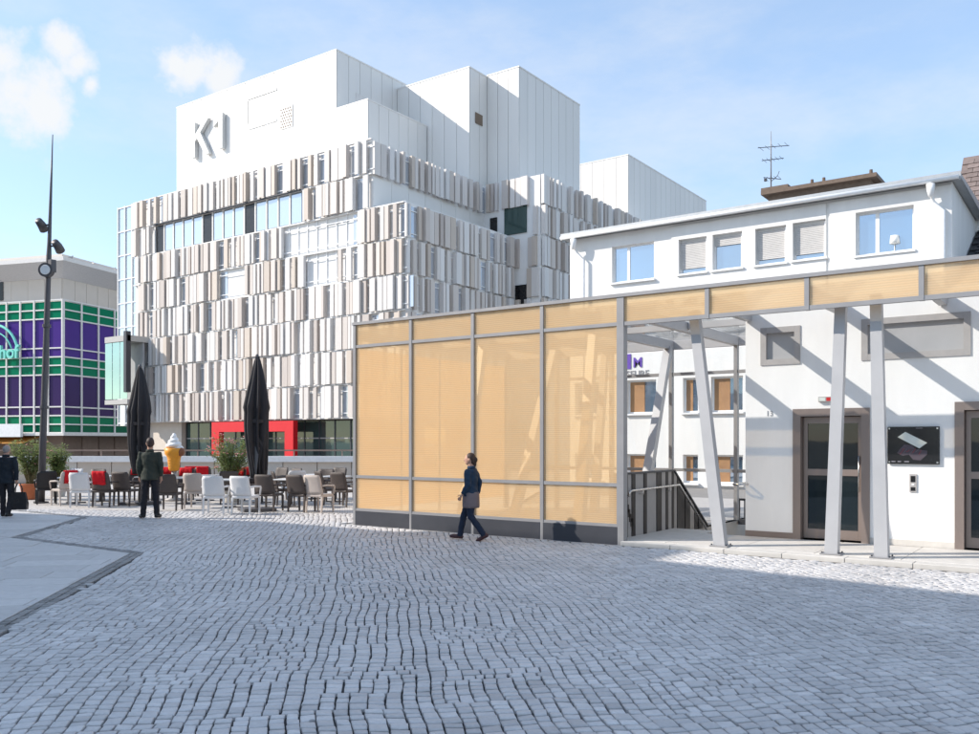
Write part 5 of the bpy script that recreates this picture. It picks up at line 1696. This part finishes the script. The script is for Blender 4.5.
def oleander(loc, h, rad, zlow, label, seed, potm, flowers):
    t = thing('potted_oleander', label, 'plant', loc, 0, world=False)
    r_ = random.Random(seed)
    pot = MB().lathe([(.19, 0), (.21, .05), (.27, .40), (.29, .41), (.30, .47), (.27, .475), (.255, .42)], 22).build('pot', potm, t, True)
    MB().lathe([(.25, .419), (.25, .43)], 18).build('soil', M_soil, pot)
    lv = []; lf = []; tone_ = []; st_ = MB(); fl_ = MB()
    for b in range(46):
        a = r_.uniform(0, 6.28); el = r_.uniform(.15, 1.0)
        tip = Vector((math.cos(a) * rad * math.sqrt(r_.random()) , math.sin(a) * rad * math.sqrt(r_.random()), zlow + (h - zlow) * (.25 + .75 * r_.random() ** .8)))
        rr = math.hypot(tip.x, tip.y) / rad
        tip.z = min(tip.z, h - rr * rr * .35 * (h - zlow) + .1 * r_.random())
        base = Vector((r_.uniform(-.1, .1), r_.uniform(-.1, .1), .42))
        mid = base.lerp(tip, .5) + Vector((0, 0, .12)) - Vector((tip.x, tip.y, 0)) * .15
        pts = [base, mid, tip]
        st_.tube(pts, [.013, .010, .004], 5)
        for k in range(60):
            f = .35 + .65 * r_.random()
            p_ = (base.lerp(mid, f * 2) if f < .5 else mid.lerp(tip, f * 2 - 1))
            p_ = p_ + Vector((r_.gauss(0, .05), r_.gauss(0, .05), r_.gauss(0, .05)))
            az = r_.uniform(0, 6.28); up = r_.uniform(-.2, .9)
            d_ = Vector((math.cos(az), math.sin(az), up)).normalized()
            L = r_.uniform(.10, .17); wv = d_.cross(Vector((0, 0, 1))).normalized() * r_.uniform(.013, .020)
            o_ = len(lv); nrm_ = wv.cross(d_).normalized() * .012
            lv += [p_, p_ + d_ * L * .45 + wv + nrm_, p_ + d_ * L - Vector((0, 0, .015)), p_ + d_ * L * .45 - wv + nrm_]
            lf.append((o_, o_ + 1, o_ + 2, o_ + 3)); tone_.append(r_.random() ** 1.3)
        if r_.random() < flowers:
            for k in range(6):
                p_ = tip + Vector((r_.gauss(0, .035), r_.gauss(0, .035), r_.gauss(.03, .025)))
                fl_.ell(p_, .022, .022, .014, 6, 4)
    st_.build('stems', M_stem, t)
    me = bpy.data.meshes.new('crown'); me.from_pydata([tuple(a) for a in lv], [], lf); me.materials.append(M_leaf)
    at = me.attributes.new('tone', 'FLOAT', 'FACE'); at.data.foreach_set('value', tone_); me.update()
    o = bpy.data.objects.new('crown', me); COL.objects.link(o); o.parent = t
    if fl_.v: fl_.build('flowers', M_flower, t)
    return t


oleander(G(30, 499.5), hz(437, 25.8), .74, .55, 'oleander bush in a terracotta pot beside the lamp mast', 4, M_terracotta, .12)
oleander(dof(232, 25.0), hz(433, 25), .78, .6, 'flowering oleander bush beside the closed parasol at the red portal', 8, M_planter, .55)
oleander(dof(58, 27.5), hz(443, 27.5), .40, .5, 'slim oleander bush behind the lamp mast in a pale pot', 9, M_planter, .05)

# ================================================================== ICE-CREAM CONE
ic = thing('ice_cream_sign', 'large plastic ice cream cone with white swirl behind the terrace chairs', 'cone sign', dof(174, 25.5), YAW, world=False)
zb = hz(471, 25.5)
MB().lathe([(.26, 0), (.28, .05), (.10, .09), (.07, .2), (.07, zb)], 18).build('stand', M_frame_grey, ic, True)
wobc = lambda t_, z, k: 1.0
cn = MB().lathe([(.12, zb + .002), (.15, zb + .05), (.19, zb + .38), (.20, zb + .42), (.26, zb + .50), (.275, zb + .66), (.24, zb + .67)], 26).build('wafer', M_cone, ic, True)
for k in range(5):
    z = zb + .08 + k * .08
    MB().lathe([(.148 + k * .011, z), (.160 + k * .011, z + .012), (.149 + k * .011, z + .024)], 24).build('wafer_rib', M_cone, cn, True)
sw = MB()
for i in range(46):
    f = i / 45; a = f * 6.28 * 3.2
    rr = .20 * (1 - f) ** .85
    z = zb + .66 + f * .40
    sw.ell((math.cos(a) * rr * .6, math.sin(a) * rr * .6, z), .055 + .11 * (1 - f), .055 + .11 * (1 - f), .05 + .04 * (1 - f), 10, 7)
sw.tube([(0, 0, zb + 1.0), (0.01, 0, zb + 1.12)], [.05, .01], 8)
o = bpy.data.objects.new('swirl', remeshed(sw, .018, 2)); o.data.materials.append(M_cream); COL.objects.link(o); o.parent = ic
MB().ell((.22, -.06, zb + .56), .12, .12, .13, 14, 10).build('chocolate_ball', M_choc, ic, True)

# ================================================================== PEOPLE
def limb(m, pts, rad, n=12): m.tube(pts, rad, n)


def hand(m, wrist, d, side, s):
    """palm, four curled fingers and a thumb hanging along d from the wrist; fwd = +y"""
    d = Vector(d).normalized(); fw = Vector((0, 1, 0)); fw = (fw - d * fw.dot(d)).normalized(); out = d.cross(fw)
    w = Vector(wrist)
    pc = w + d * .05 * s
    m.tube([w, w + d * .03 * s, w + d * .085 * s], [.024 * s, .034 * s, .036 * s], 10, .6)
    for k, (o_, L) in enumerate(((.030, .070), (.010, .080), (-.010, .074), (-.030, .058))):
        b = w + d * .08 * s + fw * o_ * s
        m.tube([b, b + d * L * .55 * s + out * (-side) * .008, b + d * L * .9 * s + out * (-side) * .030 * s], [.0095 * s, .009 * s, .0075 * s], 7)
    b = w + d * .025 * s + fw * .03 * s
    m.tube([b, b + d * .03 * s + fw * .025 * s, b + d * .06 * s + fw * .03 * s], [.012 * s, .011 * s, .009 * s], 7)


def person(name, label, loc, rz, J, s, jacket, trousers, shoes, hair_m, hair_fn, extra=None, jack_len=.0, head_turn=0.0):
    """J: joints in metres for a 1.75 m figure facing +y, scaled by s"""
    t = thing(name, label, 'person', loc, rz, world=False)
    V_ = lambda k: Vector(J[k]) * s
    hp = V_('head'); nk = V_('neck'); ch = V_('chest'); pe = V_('pelvis')
    body = MB()
    # torso: elliptical sections
    def sec(c, rx, ry, n=18): return [(c.x + rx * s * math.cos(a), c.y + ry * s * math.sin(a), c.z) for a in [2 * math.pi * k / n for k in range(n)]]
    def torso(m, g, zlo=None, low=1.0):
        wa_ = pe.lerp(ch, .45)
        secs = [(pe + Vector((0, 0, -.10 * s)), .150 * low, .115 * low), (pe, .165, .125), (wa_, .140, .105), (ch, .170, .120), (ch + Vector((0, 0, .10 * s)), .180, .110), (nk + Vector((0, 0, -.045 * s)), .120, .085)]
        if zlo is not None: secs = [(Vector((pe.x, pe.y, zlo)), .172 * low, .140 * low)] + secs[1:]
        m.loft([sec(c, a + g, b + g) for c, a, b in secs])
    torso(body, 0)
    body.tube([nk + Vector((0, 0, -.06 * s)), nk, hp + Vector((0, -.01 * s, -.06 * s))], [.065 * s, .056 * s, .055 * s], 12)
    # head
    ca, sa = math.cos(head_turn), math.sin(head_turn)
    def hrot(x, y, z): return hp + Vector((x * ca - y * sa, x * sa + y * ca, z)) * s
    hd = MB(); hd.ell((0, 0, 0), .076, .096, .118, 18, 12); hd.ell((0, .028, -.055), .056, .062, .062, 12, 8)
    hd.tube([(0, .088, .012), (0, .112, -.022), (0, .094, -.032)], [.010, .015, .011], 8)
    for sd in (-1, 1): hd.ell((sd * .078, -.005, -.005), .012, .022, .032, 8, 6); hd.ell((sd * .030, .084, .008), .016, .010, .010, 8, 5)
    hd.ell((0, .086, -.060), .024, .012, .010, 8, 5)
    body.add([hrot(*p_) for p_ in hd.v], hd.f)
    up = MB(); lo = MB(); sh = MB()
    torso(up, .022, (pe.z - (.12 + jack_len) * s), 1.02)
    for sd, k in ((-1, 'l'), (1, 'r')):
        sho, elb, wri = V_('sho_' + k), V_('elb_' + k), V_('wri_' + k)
        body.tube([sho.lerp(ch, .3), sho, sho.lerp(elb, .5), elb, elb.lerp(wri, .35), wri], [.05 * s, .052 * s, .046 * s, .038 * s, .037 * s, .025 * s], 12)
        hand(body, wri, wri - elb, sd, s)
        up.tube([sho.lerp(ch, .35), sho + Vector((0, 0, -.01)), sho.lerp(elb, .5), elb, elb.lerp(wri, .4), elb.lerp(wri, .93)], [.075 * s, .074 * s, .066 * s, .058 * s, .054 * s, .043 * s], 14)
        hip, kne, ank = V_('hip_' + k), V_('kne_' + k), V_('ank_' + k)
        body.tube([hip + Vector((0, 0, .05 * s)), hip, hip.lerp(kne, .5), kne, kne.lerp(ank, .3), ank], [.08 * s, .084 * s, .070 * s, .052 * s, .053 * s, .035 * s], 14)
        lo.tube([hip + Vector((0, 0, .09 * s)), hip, hip.lerp(kne, .5), kne, kne.lerp(ank, .35), kne.lerp(ank, .75), ank + Vector((0, 0, -.02 * s))], [.085 * s, .100 * s, .086 * s, .070 * s, .066 * s, .062 * s, .060 * s], 16)
        fd = Vector(J['toe_' + k]); fd = (fd * s - ank); fd.z = 0
        pitch = J.get('pitch_' + k, 0.0)
        fd = fd.normalized(); upv = Vector((0, 0, 1)); rt = fd.cross(upv)
        # foot with heel, ball and toe; pitched about the toe when the heel is up
        heel = ank - fd * .055 * s; gl = 0.0
        def fp(f, z):
            q_ = heel + fd * f * s
            q_.z = ank.z - .075 * s + z * s + math.sin(pitch) * 0
            if pitch: q_ = ank + Matrix.Rotation(-pitch, 3, rt) @ (q_ - ank)
            return q_
        body.tube([fp(.0, .045), fp(.06, .05), fp(.13, .035), fp(.20, .025), fp(.245, .022)], [.030 * s, .036 * s, .036 * s, .034 * s, .02 * s], 10)
        sh.tube([fp(-.02, .042), fp(.02, .050), fp(.08, .052), fp(.14, .044), fp(.21, .036), fp(.265, .030)], [.030 * s, .044 * s, .045 * s, .044 * s, .042 * s, .024 * s], 12)
        sh.tube([fp(.035, .05), fp(.045, .105)], [.044 * s, .046 * s], 12)
    lo.loft([sec(c, a, b) for c, a, b in ((pe + Vector((0, 0, -.13 * s)), .165, .130), (pe + Vector((0, 0, -.02 * s)), .178, .138), (pe + Vector((0, 0, .09 * s)), .165, .128))])
    def put(nm, m, vox, mt, sm=4):
        o = bpy.data.objects.new(nm, remeshed(m, vox, sm)); o.data.materials.append(mt); COL.objects.link(o); o.parent = t; return o
    put('body', body, .0075, M_skin, 2)
    # cloth folds: gentle displacement along normals
    def folds(o, amp, fz):
        for v in o.data.vertices:
            n_ = v.normal; c_ = v.co
            k = math.sin(c_.z * fz + 2.5 * math.sin(c_.x * 17) + c_.y * 9) * .5 + math.sin(c_.z * fz * 1.9 + c_.x * 31 - c_.y * 23) * .35
            v.co = c_ + n_ * amp * k
    j = put('jacket', up, .011, jacket, 5); folds(j, .006, 34)
    # collar
    cl_ = MB(); cl_.lathe([(.085 * s, -.02 * s), (.082 * s, .03 * s), (.074 * s, .055 * s), (.066 * s, .05 * s)], 16, nk + Vector((0, -.005, -.035 * s))); cl_.build('collar', jacket, j, True)
    l_ = put('trousers', lo, .011, trousers, 5); folds(l_, .005, 40)
    put('shoes', sh, .009, shoes, 3)
    hm = MB(); hair_fn(hm)
    hm.v = [tuple(hrot(*p_)) for p_ in hm.v]
    put('hair', hm, .010, hair_m, 2)
    if extra: extra(t, s)
    return t


def hair_short(m):
    m.ell((0, -.022, .030), .084, .094, .104, 16, 10); m.ell((0, -.05, -.02), .072, .062, .07, 12, 8)


def hair_balding(m):
    m.ell((0, -.034, .010), .084, .080, .085, 16, 10); m.ell((0, -.05, -.03), .070, .058, .06, 12, 8)


def hair_bun(m):
    m.ell((0, -.024, .034), .086, .098, .104, 16, 10); m.ell((0, -.06, -.03), .070, .062, .085, 12, 8); m.ell((0, -.115, -.01), .05, .05, .062, 12, 8); m.ell((0, -.11, -.085), .035, .035, .06, 10, 7)


STAND = dict(head=(0, .02, 1.64), neck=(0, 0, 1.49), chest=(0, 0, 1.28), pelvis=(0, 0, .96),
             sho_l=(-.185, 0, 1.42), elb_l=(-.235, -.02, 1.14), wri_l=(-.225, .05, .90), sho_r=(.185, 0, 1.42), elb_r=(.235, -.03, 1.14), wri_r=(.22, .04, .90),
             hip_l=(-.095, 0, .90), kne_l=(-.12, .02, .50), ank_l=(-.145, 0, .085), toe_l=(-.30, .22, 0), hip_r=(.095, 0, .90), kne_r=(.12, .02, .50), ank_r=(.15, -.02, .085), toe_r=(.19, .22, 0))
d2 = G(150, 518.5)
person('person', 'person in olive jacket and dark trousers standing with back turned', d2, YAW + .12, STAND, 1.035, M_olive, M_trouser, M_shoe_b, M_hair_dark, hair_short, head_turn=.25)

WALKM = dict(STAND); WALKM.update(head=(.0, .05, 1.63), chest=(0, .01, 1.28), ank_l=(-.11, .10, .085), kne_l=(-.105, .08, .49), toe_l=(-.13, .4, 0), ank_r=(.10, -.14, .10), kne_r=(.10, .03, .50), toe_r=(.12, .2, 0), elb_r=(.255, -.05, 1.13), wri_r=(.25, -.02, .88), elb_l=(-.25, .0, 1.14), wri_l=(-.22, .12, .93))
d1 = G(6, 517.5)
m1 = person('person', 'grey-haired person in dark coat walking away with a black bag', d1, YAW + .1, WALKM, .955, M_coat, M_trouser, M_shoe_b, M_hair_grey, hair_balding, jack_len=.02)
# black shopping bag held in the right hand
loc = d1 + Matrix.Rotation(YAW + .1, 3, 'Z') @ Vector((.285, -.02, 0))
bag = thing('shopping_bag', 'black shopping bag with two handles held by the person in dark coat', 'bag', loc + Vector((0, 0, .18)), YAW + .1, world=False)
bm_ = MB(); bm_.loft([[(-.19, -.055, 0), (.19, -.055, 0), (.19, .055, 0), (-.19, .055, 0)], [(-.195, -.07, .14), (.195, -.07, .14), (.195, .07, .14), (-.195, .07, .14)], [(-.15, -.03, .40), (.15, -.03, .40), (.15, .03, .40), (-.15, .03, .40)]])
bm_.build('bag_body', M_black, bag)
for sy in (-.028, .028):
    MB().tube([(-.08, sy, .38), (-.07, sy * .8, .50), (-.02, sy * .3, .60), (.03, sy * .3, .60), (.07, sy * .8, .50), (.08, sy, .38)], .009, 7).build('handle', M_black, bag, True)

WALKW = dict(head=(0, .03, 1.63), neck=(0, .0, 1.48), chest=(0, .0, 1.27), pelvis=(0, 0, .95),
             sho_l=(-.17, .02, 1.41), elb_l=(-.22, .0, 1.13), wri_l=(-.20, .13, .93), sho_r=(.17, -.02, 1.41), elb_r=(.22, -.12, 1.15), wri_r=(.21, -.08, .91),
             hip_l=(-.09, 0, .90), kne_l=(-.09, -.02, .49), ank_l=(-.09, -.30, .125), toe_l=(-.09, .0, 0), pitch_l=.45, hip_r=(.09, 0, .90), kne_r=(.09, .17, .51), ank_r=(.09, .26, .09), toe_r=(.09, .6, 0), pitch_r=-.12)


def tunic(t, s):
    m = MB()
    def sec(z, rx, ry): return [(rx * s * math.cos(a) * (1 + .03 * math.cos(6 * a)), ry * s * math.sin(a) * (1 + .03 * math.cos(6 * a)), z * s) for a in [2 * math.pi * k / 32 for k in range(32)]]
    m.loft([sec(.66, .185, .165), sec(.70, .192, .170), sec(.82, .198, .168), sec(.95, .196, .162), sec(.98, .17, .14)])
    m.build('tunic', M_tunic, t, True)


dw = G(471, 540.5)
dirw = (-Vector((RX, RY, 0)) + Vector((FX, FY, 0)) * .25)
rzw = math.atan2(dirw.y, dirw.x) - math.pi / 2
person('person', 'person in navy jacket and jeans walking past the orange panels', dw, rzw, WALKW, .875, M_navy, M_jeans, M_shoe, M_hair_brown, hair_bun, extra=tunic, jack_len=-.06, head_turn=.15)

# ================================================================== UNSEEN BLOCK OFF TO THE LEFT (put in and shaped to shade the square)
SH_Y = 12.0
OH = 12.0
oy = SH_Y - OH * (SUN.y / SUN.z) * -1
off_ = thing('shade_block', 'plain grey block out of view, added to shade the square opposite the pavilion', 'building', (-40, .5, 0))
oy1 = oy
FR = [(-62, -.7), (-38, -.7), (-30, 1.8), (-26.5, 1.8), (-13.6, .1)]  # front line bent to fit the edge of the shade it casts
def prism(z0, z1, grow=0.0):
    pl = [(x, y + grow) for x, y in FR] + [(-13.6, -13.0), (-62, -13.0)]
    return MB().loft([[(x, y, z0) for x, y in pl], [(x, y, z1) for x, y in pl]])
prism(-.05, OH).build('body', M_shade_block, off_)
prism(OH + .001, OH + .12).build('roof_edge', M_zinc, off_)
MB().box(-27.6, -22.6, -3.0, 1.0, OH + .121, OH + 1.75).build('shade_box', M_zinc, off_)  # box added on the unseen roof to shade the walking person
for (x0, y0), (x1, y1) in zip(FR[:-1], FR[1:]):
    L = math.hypot(x1 - x0, y1 - y0); ang = math.atan2(y1 - y0, x1 - x0); n = int(L / 2.6)
    wme = MB().box(.5, 2.0, -.02, .03, 0, 1.7).mesh('window', M_win)
    for fl_ in range(3):
        for k in range(n):
            f = k / max(n, 1)
            inst('window', wme, off_, (x0 + (x1 - x0) * f, y0 + (y1 - y0) * f, 1.6 + fl_ * 3.6), ang)
